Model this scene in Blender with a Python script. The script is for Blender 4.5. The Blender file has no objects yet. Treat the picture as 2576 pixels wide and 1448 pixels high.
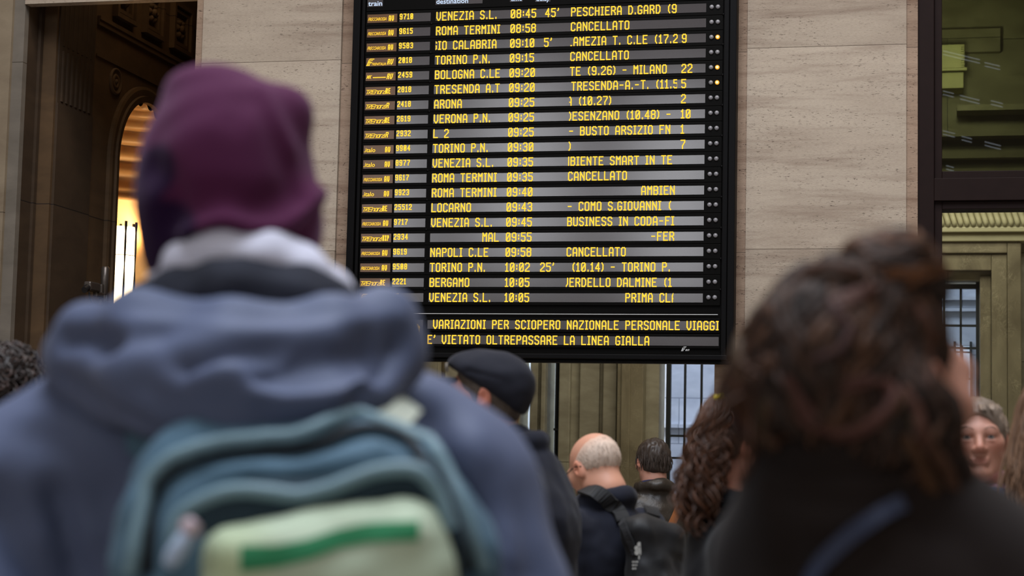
import bpy, bmesh, math, random
import numpy as np
from mathutils import Vector, Matrix, noise as mnoise
random.seed(7)
C = bpy.context.scene.collection
PI = math.pi

# ------------------------------------------------------------------ camera
W, H, F = 2576.0, 1448.0, 4628.1
PITCH, ROLL, YAW = math.radians(5.3734), math.radians(1.2311), math.radians(12.6543)
CAM = Vector((0, 0, 1.5))
cy_, sy_ = math.cos(YAW), math.sin(YAW)
Rv = Vector((cy_, sy_, 0)); Fh = Vector((-sy_, cy_, 0)); Zv = Vector((0, 0, 1))
Fp = Fh*math.cos(PITCH) + Zv*math.sin(PITCH)
Up = -Fh*math.sin(PITCH) + Zv*math.cos(PITCH)
cr_, sr_ = math.cos(ROLL), math.sin(ROLL)
ex = Rv*cr_ + Up*sr_; ey = -Rv*sr_ + Up*cr_
cd = bpy.data.cameras.new('camera'); cam = bpy.data.objects.new('camera', cd); C.objects.link(cam)
cam.matrix_world = Matrix(((ex.x, ey.x, -Fp.x, CAM.x), (ex.y, ey.y, -Fp.y, CAM.y), (ex.z, ey.z, -Fp.z, CAM.z), (0, 0, 0, 1)))
cd.sensor_width = 36.0; cd.lens = 36.0*F/W; cd.clip_start = 0.05; cd.clip_end = 300
cd.dof.use_dof = True; cd.dof.focus_distance = 11.9; cd.dof.aperture_fstop = 4.0
bpy.context.scene.camera = cam

# ------------------------------------------------------------------ world, light, exposure
sc = bpy.context.scene
sc.view_settings.view_transform = 'Standard'; sc.view_settings.look = 'None'
sc.view_settings.gamma = 1.0; sc.view_settings.exposure = 0.0; sc.view_settings.use_curve_mapping = False
world = bpy.data.worlds.new('world'); sc.world = world; world.use_nodes = True
world.node_tree.nodes['Background'].inputs[0].default_value = (0.62, 0.74, 1.0, 1)
world.node_tree.nodes['Background'].inputs[1].default_value = 0.55

def area(name, loc, target, sx, sy, power, col):
    l = bpy.data.lights.new(name, 'AREA'); l.shape = 'RECTANGLE'; l.size = sx; l.size_y = sy
    l.energy = power; l.color = col
    o = bpy.data.objects.new(name, l); C.objects.link(o); o.location = loc
    d = Vector(target) - Vector(loc); o.rotation_euler = d.to_track_quat('-Z', 'Y').to_euler()
    return o
# daylight through the glazed roof of the concourse and the tall windows of its far end, plus an added wall wash
area('skylight', (-1.0, 2.2, 11.6), (-1.0, 2.2, 0), 7.0, 7.5, 1500, (0.84, 0.90, 1.0))
area('wall_skylight', (-1.5, 7.4, 11.6), (-2.0, 11.6, 3.2), 7.0, 1.6, 520, (1.0, 0.93, 0.85))  # added light: brightens the board wall while backs stay darker
for k_, (x_, z_) in enumerate(((-11.5, 7.0), (-8.2, 7.6), (-4.9, 7.0), (6.6, 6.5))):
    area('end_window_light', (x_, -13.4, z_), (-1.5, 12, 3.4), 1.7, 4.2, 155, (0.93, 0.95, 1.0))
# lamps of the hall behind the board wall and of the side passage, plus an added fill on the corbel
area('hall_lamp', (-1.0, 16.2, 6.3), (-1.2, 17.6, 0), 6.0, 2.2, 230, (1.0, 0.95, 0.87))
area('corbel_lamp', (0.32, 18.6, 5.6), (0.32, 20, 5.85), 0.2, 0.2, 34, (1.0, 0.98, 0.82))  # added light, no fixture: brightens the corbel behind the tinted pane
area('passage_lamp', (-5.6, 13.2, 6.2), (-5.9, 13.6, 0), 0.6, 1.2, 9, (1.0, 0.72, 0.42))
# open air behind the far windows, plus an added fill on the side wall
area('courtyard_sky', (-2.0, 21.8, 9.0), (-2.0, 23.0, 2.0), 12.0, 2.0, 850, (0.86, 0.92, 1.0))
area('courtyard_side_sky', (-3.4, 22.9, 7.0), (-4.9, 22.9, 2.4), 1.2, 1.2, 520, (0.84, 0.91, 1.0))  # added light: brightens the side wall seen through the narrow gaps

# ------------------------------------------------------------------ helpers
def ray(px, py):
    dx, dy = px - W/2, py - H/2
    u = dx*cr_ + dy*sr_; v = -dx*sr_ + dy*cr_
    return Rv*(u/F) - Up*(v/F) + Fp
def atY(px, py, Y):
    d = ray(px, py); return CAM + d*((Y - CAM.y)/d.y)
def atX(px, py, X):
    d = ray(px, py); return CAM + d*((X - CAM.x)/d.x)
def P(px, py, d):                       # point at distance d along the camera's heading, as (side, ahead, up)
    r = ray(px, py); t = d/r.dot(Fh); p = CAM + r*t
    return Vector((p.dot(Rv), d, p.z))
def lin(c):
    return tuple((x/255/12.92 if x/255 <= .04045 else ((x/255 + .055)/1.055)**2.4) for x in c)

class N:                                # small node graph writer
    def __init__(s, name):
        s.m = bpy.data.materials.new(name); s.m.use_nodes = True
        s.t = s.m.node_tree; s.b = s.t.nodes['Principled BSDF']; s.out = s.t.nodes['Material Output']
        s.tc = s.t.nodes.new('ShaderNodeTexCoord')
    def n(s, typ, **kw):
        x = s.t.nodes.new(typ)
        for k, v in kw.items(): setattr(x, k, v)
        return x
    def l(s, a, b): s.t.links.new(a, b)
    def mapping(s, scale=(1, 1, 1), loc=(0, 0, 0), rot=(0, 0, 0)):
        m = s.n('ShaderNodeMapping'); s.l(s.tc.outputs['Object'], m.inputs[0])
        m.inputs['Scale'].default_value = scale; m.inputs['Location'].default_value = loc; m.inputs['Rotation'].default_value = rot
        return m.outputs[0]
    def noise(s, scale, detail=4, rough=.55, vec=None, dist=0):
        x = s.n('ShaderNodeTexNoise'); x.inputs['Scale'].default_value = scale; x.inputs['Detail'].default_value = detail
        x.inputs['Roughness'].default_value = rough; x.inputs['Distortion'].default_value = dist
        s.l(vec if vec is not None else s.tc.outputs['Object'], x.inputs['Vector']); return x.outputs['Fac']
    def ramp(s, fac, stops):
        r = s.n('ShaderNodeValToRGB'); e = r.color_ramp.elements
        while len(e) < len(stops): e.new(.5)
        for i, (p, c) in enumerate(stops):
            e[i].position = p; e[i].color = (*c, 1) if len(c) == 3 else c
        s.l(fac, r.inputs[0]); return r.outputs[0]
    def mix(s, fac, a, b, mode='MIX'):
        x = s.n('ShaderNodeMix', data_type='RGBA', blend_type=mode)
        for i, v in ((0, fac), (6, a), (7, b)):
            if hasattr(v, 'is_output'): s.l(v, x.inputs[i])
            else: x.inputs[i].default_value = v if i == 0 else (*v, 1)
        return x.outputs[2]
    def math(s, op, a, b=None, c=None):
        x = s.n('ShaderNodeMath', operation=op)
        for i, v in enumerate((a, b, c)):
            if v is None: continue
            if hasattr(v, 'is_output'): s.l(v, x.inputs[i])
            else: x.inputs[i].default_value = v
        return x.outputs[0]
    def base(s, c):
        if hasattr(c, 'is_output'): s.l(c, s.b.inputs['Base Color'])
        else: s.b.inputs['Base Color'].default_value = (*c, 1)
    def bump(s, h, strength=.3, dist=.01):
        x = s.n('ShaderNodeBump'); x.inputs['Strength'].default_value = strength; x.inputs['Distance'].default_value = dist
        s.l(h, x.inputs['Height']); s.l(x.outputs[0], s.b.inputs['Normal'])
    def rough(s, v, spec=None):
        s.b.inputs['Roughness'].default_value = v
        if spec is not None: s.b.inputs['Specular IOR Level'].default_value = spec
        return s

def simple(name, rgb, rough=.6, var=0.0, vscale=30, bump=0, bscale=120, metal=0, spec=None):
    g = N(name); c = lin(rgb)
    if var:
        f = g.noise(vscale, 3)
        g.base(g.ramp(f, [(.3, tuple(x*(1-var) for x in c)), (.7, tuple(min(1, x*(1+var)) for x in c))]))
    else: g.base(c)
    g.rough(rough, spec); g.b.inputs['Metallic'].default_value = metal
    if bump: g.bump(g.noise(bscale, 2), bump, .004)
    return g.m
def emit(name, rgb_lin, strength):
    g = N(name); e = g.n('ShaderNodeEmission'); e.inputs[0].default_value = (*rgb_lin, 1); e.inputs[1].default_value = strength
    g.l(e.outputs[0], g.out.inputs[0]); return g.m

class MB:                               # collects shapes, builds ONE mesh object
    def __init__(s): s.v = []; s.f = []; s.sm = []
    def add(s, v, f, smooth=False):
        o = len(s.v); s.v += [tuple(p) for p in v]; s.f += [tuple(i + o for i in q) for q in f]; s.sm += [smooth]*len(f); return s
    def box(s, x0, x1, y0, y1, z0, z1):
        v = [(x, y, z) for z in (z0, z1) for y in (y0, y1) for x in (x0, x1)]
        return s.add(v, [(0, 2, 3, 1), (4, 5, 7, 6), (0, 1, 5, 4), (2, 6, 7, 3), (0, 4, 6, 2), (1, 3, 7, 5)])
    def tube(s, pts, r, n=8, caps=True, flat=1.0):
        pts = [Vector(p) for p in pts]; rs = r if hasattr(r, '__len__') else [r]*len(pts)
        rings = []; up = None
        for i, p in enumerate(pts):
            t = (pts[min(i+1, len(pts)-1)] - pts[max(i-1, 0)]).normalized()
            if up is None:
                up = Vector((0, 0, 1)) if abs(t.z) < .9 else Vector((1, 0, 0))
            a = t.cross(up)
            if a.length < 1e-6: a = t.orthogonal()
            a.normalize(); b = a.cross(t).normalized(); up = b
            rings.append([p + (a*math.cos(2*PI*k/n) + b*math.sin(2*PI*k/n)*flat)*rs[i] for k in range(n)])
        v = [q for rg in rings for q in rg]
        f = [(i*n+k, i*n+(k+1) % n, (i+1)*n+(k+1) % n, (i+1)*n+k) for i in range(len(pts)-1) for k in range(n)]
        s.add(v, f, True)
        if caps:
            s.add(rings[0], [tuple(range(n-1, -1, -1))]); s.add(rings[-1], [tuple(range(n))])
        return s
    def lathe(s, prof, c=(0, 0, 0), n=32, a0=0, a1=2*PI, axis='z'):
        full = abs(a1 - a0 - 2*PI) < 1e-6; m = n if full else n + 1; v = []
        for (r, h) in prof:
            for k in range(m):
                a = a0 + (a1-a0)*k/n
                p = (r*math.cos(a), r*math.sin(a), h) if axis == 'z' else ((r*math.cos(a), h, r*math.sin(a)) if axis == 'y' else (h, r*math.cos(a), r*math.sin(a)))
                v.append((c[0]+p[0], c[1]+p[1], c[2]+p[2]))
        f = []
        for i in range(len(prof)-1):
            for k in range(n):
                k2 = (k+1) % m; f.append((i*m+k, i*m+k2, (i+1)*m+k2, (i+1)*m+k))
        return s.add(v, f, True)
    def prism(s, poly, y0, y1):          # polygon in x, z pushed along y
        n = len(poly); v = [(x, y0, z) for x, z in poly] + [(x, y1, z) for x, z in poly]
        f = [tuple(range(n)), tuple(range(2*n-1, n-1, -1))] + [(i, i+n, (i+1) % n+n, (i+1) % n) for i in range(n)]
        return s.add(v, f)
    def build(s, name, mat, parent=None, origin=None, bevel=0, smooth=None):
        me = bpy.data.meshes.new(name)
        o0 = Vector(origin) if origin is not None else Vector((0, 0, 0))
        me.from_pydata([tuple(Vector(p) - o0) for p in s.v], [], s.f)
        me.polygons.foreach_set('use_smooth', s.sm if smooth is None else [smooth]*len(s.f))
        me.materials.append(mat); me.update()
        bm = bmesh.new(); bm.from_mesh(me); bmesh.ops.recalc_face_normals(bm, faces=bm.faces); bm.to_mesh(me); bm.free()
        o = bpy.data.objects.new(name, me); C.objects.link(o); o.location = o0
        if parent is not None: link(o, parent)
        if bevel:
            b = o.modifiers.new('bevel', 'BEVEL'); b.width = bevel; b.segments = 2; b.limit_method = 'ANGLE'
        return o
def link(o, parent):                     # keep the world place while parenting
    pm = parent_world(parent)
    o.parent = parent; o.matrix_parent_inverse = pm.inverted()
def parent_world(p):
    m = p.matrix_basis.copy()
    if p.parent: m = parent_world(p.parent) @ p.matrix_parent_inverse @ m
    return m
def tag(o, label, cat, group=None):
    o['label'] = label; o['category'] = cat
    if group: o['group'] = group
    return o
def thing(name, label, cat, loc=(0, 0, 0), rotz=0, group=None):
    o = bpy.data.objects.new(name, None); C.objects.link(o); o.empty_display_size = .2
    o.location = loc; o.rotation_euler = (0, 0, rotz); return tag(o, label, cat, group)
def struct(o):
    o['kind'] = 'structure'; return o

# ------------------------------------------------------------------ stone and other setting materials
def travertine(name, a, b, dark, zj=None, dz=1.335, var=.10, pit=.5, joints=True):
    g = N(name)
    st = g.mapping((.9, .9, 9)); st2 = g.mapping((5, 5, 40)); st3 = g.mapping((1.0, 1.0, 3.0))
    band = g.noise(1.6, 7, .62, st, .35)
    col = g.ramp(band, [(.28, lin(b)), (.5, lin(a)), (.72, tuple(min(1, x*1.08) for x in lin(a)))])
    fine = g.noise(9, 5, .7, st2)
    col = g.mix(.6, col, g.ramp(fine, [(.3, (.62, .60, .58)), (.55, (1, 1, 1)), (.8, (1.08, 1.06, 1.04))]), 'MULTIPLY')
    blotch = g.noise(1.3, 3, .5, st3, .2)
    col = g.mix(.5, col, g.ramp(blotch, [(.3, (.80, .74, .70)), (.6, (1.06, 1.04, 1.02))]), 'MULTIPLY')
    pv = g.mapping((24, 24, 80)); pits = g.noise(1.4, 5, .75, pv)
    zone = g.noise(2.2, 3, .6, g.mapping((.8, .8, 5)))
    pm = g.math('MULTIPLY', g.ramp(pits, [(.575, (0, 0, 0)), (.64, (1, 1, 1))]), g.ramp(zone, [(.38, (0, 0, 0)), (.60, (1, 1, 1))]))
    col = g.mix(g.math('MULTIPLY', pm, pit*1.5), col, lin(dark))
    if joints and zj is not None:
        sp = g.n('ShaderNodeSeparateXYZ'); g.l(g.tc.outputs['Object'], sp.inputs[0])
        q = g.math('DIVIDE', g.math('SUBTRACT', sp.outputs[2], zj - 20*dz), dz)
        fr = g.math('FRACT', q); idx = g.math('FLOOR', q)
        ln = g.math('LESS_THAN', fr, .0026)
        wn = g.n('ShaderNodeTexWhiteNoise', noise_dimensions='1D'); g.l(idx, wn.inputs['W'])
        tint = g.ramp(wn.outputs[0], [(0, (1-var, 1-var*1.1, 1-var*1.2)), (1, (1+var*.6, 1+var*.6, 1+var*.6))])
        col = g.mix(1.0, col, tint, 'MULTIPLY')
        col = g.mix(ln, col, lin((84, 70, 58)))
    g.base(col); g.rough(.62, .25); g.bump(g.math('SUBTRACT', fine, pm), .35, .004)
    return g.m
def marble(name, a, b, vein, rough=.35, scale=1.0, va=.6):
    g = N(name)
    n1 = g.noise(1.4*scale, 6, .6, g.mapping((1, 1, .45)), .8)
    col = g.ramp(n1, [(.3, lin(b)), (.65, lin(a))])
    n2 = g.noise(3.2*scale, 8, .65, None, 2.2)
    v = g.ramp(n2, [(.47, (0, 0, 0)), (.5, (1, 1, 1)), (.53, (0, 0, 0))])
    n3 = g.noise(2.0*scale, 2, .5)
    v = g.math('MULTIPLY', v, g.ramp(n3, [(.45, (0, 0, 0)), (.7, (1, 1, 1))]))
    col = g.mix(g.math('MULTIPLY', v, va), col, lin(vein))
    g.base(col); g.rough(rough, .35); g.bump(n2, .08, .01); return g.m
def block_stone(name, a, b, dx, dz, axis=0, joint=(60, 55, 45), rough=.6, jw=.006, off=0, var=.1):
    g = N(name)
    sp = g.n('ShaderNodeSeparateXYZ'); g.l(g.tc.outputs['Object'], sp.inputs[0])
    zq = g.math('DIVIDE', g.math('ADD', sp.outputs[2], 10+off), dz); zi = g.math('FLOOR', zq)
    xq = g.math('ADD', g.math('DIVIDE', g.math('ADD', sp.outputs[axis], 40), dx), g.math('MULTIPLY', g.math('MODULO', zi, 2), .5))
    ln = g.math('MAXIMUM', g.math('LESS_THAN', g.math('FRACT', zq), jw/dz), g.math('LESS_THAN', g.math('FRACT', xq), jw/dx))
    wn = g.n('ShaderNodeTexWhiteNoise', noise_dimensions='2D')
    cb = g.n('ShaderNodeCombineXYZ'); g.l(zi, cb.inputs[0]); g.l(g.math('FLOOR', xq), cb.inputs[1]); g.l(cb.outputs[0], wn.inputs['Vector'])
    n1 = g.noise(2.2, 6, .62, g.mapping((1, 1, 2.2)), .4)
    col = g.ramp(n1, [(.3, lin(b)), (.68, lin(a))])
    col = g.mix(1, col, g.ramp(wn.outputs[0], [(0, (1-var,)*3), (1, (1+var,)*3)]), 'MULTIPLY')
    col = g.mix(ln, col, lin(joint)); g.base(col); g.rough(rough, .3); g.bump(g.noise(30, 4), .12, .004); return g.m
def glass(name, tint, rough=0.0, refl=1.0):
    g = N(name)
    t = g.n('ShaderNodeBsdfTransparent'); t.inputs[0].default_value = (*tint, 1)
    gl = g.n('ShaderNodeBsdfGlossy'); gl.inputs['Roughness'].default_value = rough; gl.inputs[0].default_value = (1, 1, 1, 1)
    fr = g.n('ShaderNodeFresnel'); fr.inputs[0].default_value = 1.5
    mx = g.n('ShaderNodeMixShader'); g.l(g.math('MULTIPLY', fr.outputs[0], refl), mx.inputs[0]); g.l(t.outputs[0], mx.inputs[1]); g.l(gl.outputs[0], mx.inputs[2])
    g.l(mx.outputs[0], g.out.inputs[0]); return g.m

ZJ = 4.246
M = {}
M['trav'] = travertine('travertine', (176, 163, 147), (150, 134, 119), (66, 52, 42), ZJ)
M['trav_red'] = travertine('travertine_strip', (158, 136, 117), (124, 99, 82), (60, 42, 34), ZJ-.02, pit=.8)
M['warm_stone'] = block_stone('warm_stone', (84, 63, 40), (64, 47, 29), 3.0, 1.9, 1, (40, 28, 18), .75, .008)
M['niche'] = simple('niche_stucco', (196, 160, 112), .42, .06, 8, .1, 60)
M['dark_wood'] = simple('brown_painted_frame', (32, 21, 19), .6, .08, 14, spec=.10)
M['plaster'] = simple('plaster', (170, 160, 145), .8, .05, 3)
M['floor'] = marble('floor_marble', (150, 140, 128), (118, 106, 96), (90, 80, 72), .22)
M['hall_stone'] = block_stone('hall_stone', (164, 156, 128), (128, 119, 96), 3.1, 1.25, 1, (70, 66, 46), .5, .008)
M['hall_face'] = block_stone('hall_face_stone', (168, 161, 134), (134, 126, 102), 2.3, 1.15, 0, (72, 68, 48), .5, .007)
M['hall_marble'] = marble('hall_marble', (142, 132, 104), (108, 98, 76), (184, 174, 140), .3, 2.2)
M['brown_marble'] = marble('brown_marble', (120, 88, 58), (88, 62, 40), (150, 120, 84), .3, 1.6)
M['cornice'] = simple('cornice_plaster', (178, 171, 130), .6, .05, 9)
M['pale_block'] = block_stone('pale_block', (186, 188, 194), (158, 161, 170), 1.5, .62, 0, (120, 124, 134), .6, .012)
M['pale_side'] = block_stone('pale_side', (212, 218, 228), (180, 188, 202), 2.4, .62, 1, (110, 116, 130), .5, .012)
M['iron'] = simple('dark_window_iron', (30, 34, 34), .45)
M['clear'] = glass('clear_glass', (.94, .96, .95), 0, .5)
M['tint'] = glass('tinted_glass', (.25, .265, .20), 0, 1.0)

# ------------------------------------------------------------------ the setting: concourse
D = 12.0
s_ = struct(MB().box(-16, 12, -15, 30, -.2, 0).build('floor', M['floor']))
# concourse shell behind and around the camera (roof with a glazed opening)
struct(MB().box(-16, -15.6, -15, 12, 0, 12.2).build('wall_left', M['plaster']))
struct(MB().box(9, 9.4, -15, 12.4, 0, 12.2).build('wall_right', M['plaster']))
struct(MB().box(-16, 9.4, -15.4, -15, 0, 12.2).build('wall_rear', M['plaster']))
b = MB(); zc = 12.0
b.box(-16, -5.2, -15, 12, zc, zc+.3).box(3.2, 9.4, -15, 12, zc, zc+.3).box(-5.2, 3.2, -15, -2.2, zc, zc+.3).box(-5.2, 3.2, 6.6, 12, zc, zc+.3)
struct(b.build('ceiling', M['plaster']))
# board wall
XL0, XL1, XG0, XB0, XB1, XG1, XR0, XR1 = -5.03, -4.977, -3.948, -3.80, -1.330, -1.1345, -.1066, -.0344
b = MB()
b.box(XL0, XL1, D+.012, D+.5, 0, 12); b.box(XR0, XR1, D+.012, D+.5, 0, 12)
b.box(XG0, XB0, D+.03, D+.5, 0, 12); b.box(XB1, XG1, D+.012, D+.5, 0, 12)
struct(b.build('trim_1', M['trav_red']))
b = MB(); b.box(XL1, XG0, D, D+.5, 0, 12); b.box(XG1, XR0, D, D+.5, 0, 12)
b.box(XB0, XB1, D+.06, D+.5, 2.33, 12)
zl = atY(130, 6, D).z
b.box(-6.37, XL0, D+.02, D+.11, zl, 12);  b.box(2.3, 9, D, D+.5, 0, 12); b.box(XR1, 2.3, D+.02, D+.5, 6.6, 12)
struct(b.build('wall_back', M['trav']))
M['pier_stone'] = block_stone('pier_stone', (132, 118, 98), (112, 98, 80), 9.0, 2.2, 0, (70, 60, 48), .6, .006)
struct(MB().box(-15.6, -6.455, D, D+.06, 0, 12).build('wall_near_pier', M['pier_stone']))
M['pier_grey'] = block_stone('pier_grey_stone', (112, 104, 94), (94, 87, 78), 9.0, 2.2, 0, (70, 62, 52), .6, .006, 1.1)
struct(MB().box(-6.6, -6.37, D+.03, D+.09, 0, 12).build('trim_13', M['pier_grey']))
M['brown_stone'] = block_stone('brown_stone', (62, 47, 32), (48, 35, 22), 9.0, 1.9, 1, (26, 18, 11), .75, .008)  # darker copy of the warm stone: shade near the opening put into the colour
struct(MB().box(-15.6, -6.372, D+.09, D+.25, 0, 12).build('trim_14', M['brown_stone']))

# ------------------------------------------------------------------ the setting: side passage with its arched niche
XP = -6.25; YC, RA, ZS = 13.91, .55, 3.81
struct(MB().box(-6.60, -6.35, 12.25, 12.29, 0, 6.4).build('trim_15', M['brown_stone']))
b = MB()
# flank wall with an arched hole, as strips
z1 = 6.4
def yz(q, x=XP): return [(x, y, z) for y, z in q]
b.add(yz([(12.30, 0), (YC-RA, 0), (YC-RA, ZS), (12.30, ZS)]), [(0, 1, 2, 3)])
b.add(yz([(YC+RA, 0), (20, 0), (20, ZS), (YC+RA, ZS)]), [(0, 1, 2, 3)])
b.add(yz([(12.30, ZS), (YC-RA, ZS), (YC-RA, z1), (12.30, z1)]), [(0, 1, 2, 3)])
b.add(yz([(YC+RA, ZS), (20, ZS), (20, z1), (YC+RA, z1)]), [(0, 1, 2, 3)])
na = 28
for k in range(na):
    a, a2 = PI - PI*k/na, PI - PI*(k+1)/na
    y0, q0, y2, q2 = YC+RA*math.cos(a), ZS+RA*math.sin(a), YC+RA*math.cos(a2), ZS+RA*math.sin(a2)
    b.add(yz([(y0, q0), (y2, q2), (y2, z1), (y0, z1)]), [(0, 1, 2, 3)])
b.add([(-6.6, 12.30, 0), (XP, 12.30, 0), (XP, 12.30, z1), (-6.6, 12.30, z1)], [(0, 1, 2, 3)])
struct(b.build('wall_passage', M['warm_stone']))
# fluted pilaster top and plain base
b = MB(); b.box(XP, XP+.02, 12.33, 12.92, 0, 4.06).box(XP, XP+.012, 12.33, 12.92, 4.06, z1)
for k in range(7):
    y = 12.40 + k*.076
    b.tube([(XP-.012, y, 4.08), (XP-.012, y, 4.46)], .034, 10); b.tube([(XP-.017, y, 4.50), (XP-.017, y, z1-.1)], .034, 10)
struct(b.build('trim_2', M['brown_stone']))
# archivolt and jambs round the niche
b = MB(); prof = [(.55, .0), (.55, .05), (.60, .055), (.605, .035), (.655, .04), (.68, .03), (.68, .0)]
ring = []
pathp = [('j', z) for z in (0, 2, ZS)] + [('a', PI - PI*k/32) for k in range(1, 32)] + [('k', z) for z in (ZS, 2, 0)]
for kind, q in pathp:
    row = []
    for r_, x_ in prof:
        if kind == 'j': row.append((XP+x_, YC-r_, q))
        elif kind == 'k': row.append((XP+x_, YC+r_, q))
        else: row.append((XP+x_, YC+r_*math.cos(q), ZS+r_*math.sin(q)))
    ring.append(row)
n = len(prof); v = [p for r_ in ring for p in r_]
b.add(v, [(i*n+k, i*n+k+1, (i+1)*n+k+1, (i+1)*n+k) for i in range(len(ring)-1) for k in range(n-1)])
struct(b.build('trim_3', M['warm_stone']))
# niche: half drum below, ribbed half dome above
b = MB(); prof = [(RA, 0), (RA, ZS-.20), (RA-.035, ZS-.19), (RA-.04, ZS-.15), (RA-.012, ZS-.13), (RA-.03, ZS-.10), (RA-.03, ZS-.07), (RA, ZS-.05)]
NB = 6
for k in range(NB*8+1):
    t = k/(NB*8)*PI/2*.97; q = (k % 8)/8
    r_ = RA + .012 - .042*math.sin(PI*q)**.8
    prof.append((r_*math.cos(t), ZS + r_*math.sin(t)))
m_ = 40; v = []
for (r_, h) in prof:
    for k in range(m_+1):
        a = PI/2 + PI*k/m_; v.append((XP + r_*math.cos(a), YC + r_*math.sin(a), h))
b.add(v, [(i*(m_+1)+k, i*(m_+1)+k+1, (i+1)*(m_+1)+k+1, (i+1)*(m_+1)+k) for i in range(len(prof)-1) for k in range(m_)], True)
struct(b.build('wall_niche', M['niche']))
# cornice lines, coffers with rosettes, medallion
b = MB(); b.box(XP, XP+.03, 12.96, 17.5, 4.84, 4.87).box(XP, XP+.02, 12.96, 17.5, 4.80, 4.84).box(XP, XP+.012, 12.96, 17.5, 4.555, 4.57)
struct(b.build('trim_4', M['warm_stone']))
for k, (y0, y1) in enumerate(((13.22, 13.60), (13.77, 14.14), (14.34, 14.74))):
    cz0, cz1 = 4.93, 5.34; yc, zc2 = (y0+y1)/2, (cz0+cz1)/2
    t = thing('wall_coffer', ['square coffer with carved rosette, high on dark passage wall, farthest left of the row', 'square rosette coffer on dark passage wall, second from left, above the arch', 'square rosette coffer on dark passage wall, beside the travertine pier edge'][k], 'coffer', (XP, yc, cz0), 0, 'rosette coffers above the niche')
    for nm, w0, w1, hx in (('outer_moulding', 0, .035, .05), ('inner_moulding', .05, .08, .03)):
        f = MB()
        f.box(XP, XP+hx, y0+w0, y0+w1, cz0+w0, cz1-w0).box(XP, XP+hx, y1-w1, y1-w0, cz0+w0, cz1-w0)
        f.box(XP, XP+hx, y0+w1, y1-w1, cz0+w0, cz0+w1).box(XP, XP+hx, y0+w1, y1-w1, cz1-w1, cz1-w0)
        f.build(nm, M['warm_stone'], t)
    f = MB(); f.lathe([(.0, .05), (.03, .045), (.035, 0)], (XP, yc, zc2), 12, axis='x')
    for j in range(6):
        a = j*PI/3
        f.lathe([(0, .04), (.022, .03), (.034, .01), (.036, 0)], (XP, yc+.062*math.cos(a), zc2+.062*math.sin(a)), 10, axis='x')
    f.build('rosette', M['warm_stone'], t, smooth=True)
t = thing('round_medallion', 'round carved stone medallion beside the arch on the dark passage wall', 'medallion', (XP, 13.32, 4.32))
MB().lathe([(.105, 0), (.107, .016), (.09, .02), (.085, .008), (.06, .008)], (XP, 13.32, 4.425), 28, axis='x').build('rim', M['warm_stone'], t)
MB().lathe([(.06, .008), (.055, .016), (.035, .016), (.03, .008), (.02, .008), (.018, .02), (0, .022)], (XP, 13.32, 4.425), 24, axis='x').build('boss', M['warm_stone'], t)
# rest of the passage shell
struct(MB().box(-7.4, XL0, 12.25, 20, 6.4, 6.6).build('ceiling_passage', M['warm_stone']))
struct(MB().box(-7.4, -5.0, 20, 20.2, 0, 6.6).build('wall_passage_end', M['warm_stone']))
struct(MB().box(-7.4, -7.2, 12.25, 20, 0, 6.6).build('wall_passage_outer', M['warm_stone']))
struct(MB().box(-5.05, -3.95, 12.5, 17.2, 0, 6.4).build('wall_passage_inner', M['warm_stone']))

# glowing strips added out of view behind the camera, for streaks mirrored in the upper pane
M['strip_lamp'] = emit('strip_lamp_tube', (.80, .88, 1.0), 2.2)
for x0, x1, z0 in ((.387, 1.11, 9.92), (1.2, 1.5, 9.66), (.386, .60, 9.10), (.72, 1.1, 9.0), (1.32, 1.55, 8.88), (.386, .62, 8.29), (.75, .95, 8.17), (1.2, 1.51, 8.05), (.45, .60, 7.58)):
    t = thing('strip_lamp', 'slim white strip lamp hung high at the far end of the concourse', 'lamp', (x0, -13.2, z0), 0, 'strip lamps at the far end')
    for q in (0, .07): MB().tube([(x0, -13.2, z0-q), (x1, -13.2, z0-q-.28*(x1-x0))], .011, 6).build('tube', M['strip_lamp'], t)

# lantern in the niche
def glow(name):
    g = N(name); e = g.n('ShaderNodeEmission'); e.inputs[0].default_value = (1.0, .80, .52, 1)
    sp = g.n('ShaderNodeSeparateXYZ'); g.l(g.tc.outputs['Object'], sp.inputs[0])
    tr = g.n('ShaderNodeBsdfTranslucent'); tr.inputs[0].default_value = (.95, .9, .8, 1)
    e.inputs[1].default_value = 2.6
    ad = g.n('ShaderNodeAddShader'); g.l(e.outputs[0], ad.inputs[0]); g.l(tr.outputs[0], ad.inputs[1]); g.l(ad.outputs[0], g.out.inputs[0]); return g.m
M['lantern_glass'] = glow('lit_opal_glass')
LC = atX(309, 600, -6.47); LC.z = 0
t = thing('niche_lantern', 'lit cylindrical opal glass lantern with dark iron bars in the arched niche', 'lantern', (LC.x, LC.y, 2.0))
MB().lathe([(.098, 2.02), (.10, 2.1), (.10, 3.24), (.098, 3.36), (.02, 3.365)], (LC.x, LC.y, 0), 32).build('glass_cylinder', M['lantern_glass'], t)
for k in range(6):
    a = -.95 + k*PI/3
    pts, rr = [], []
    for i in range(33):
        z = 2.0 + i*(1.40/32); pts.append((LC.x+.112*math.cos(a), LC.y+.112*math.sin(a), z))
        rr.append(.0045 + .0055*abs(math.sin(i*PI/8+.2)))
    rr[-1] = .012; rr[-2] = .012
    MB().tube(pts, rr, 8).build('iron_bar', M['iron'], t)
for z in (2.35, 3.12):
    f = MB(); f.tube([(LC.x+.113*math.cos(a), LC.y+.113*math.sin(a), z) for a in [2*PI*k/32 for k in range(33)]], .003, 6); f.build('iron_hoop', M['iron'], t)
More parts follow.
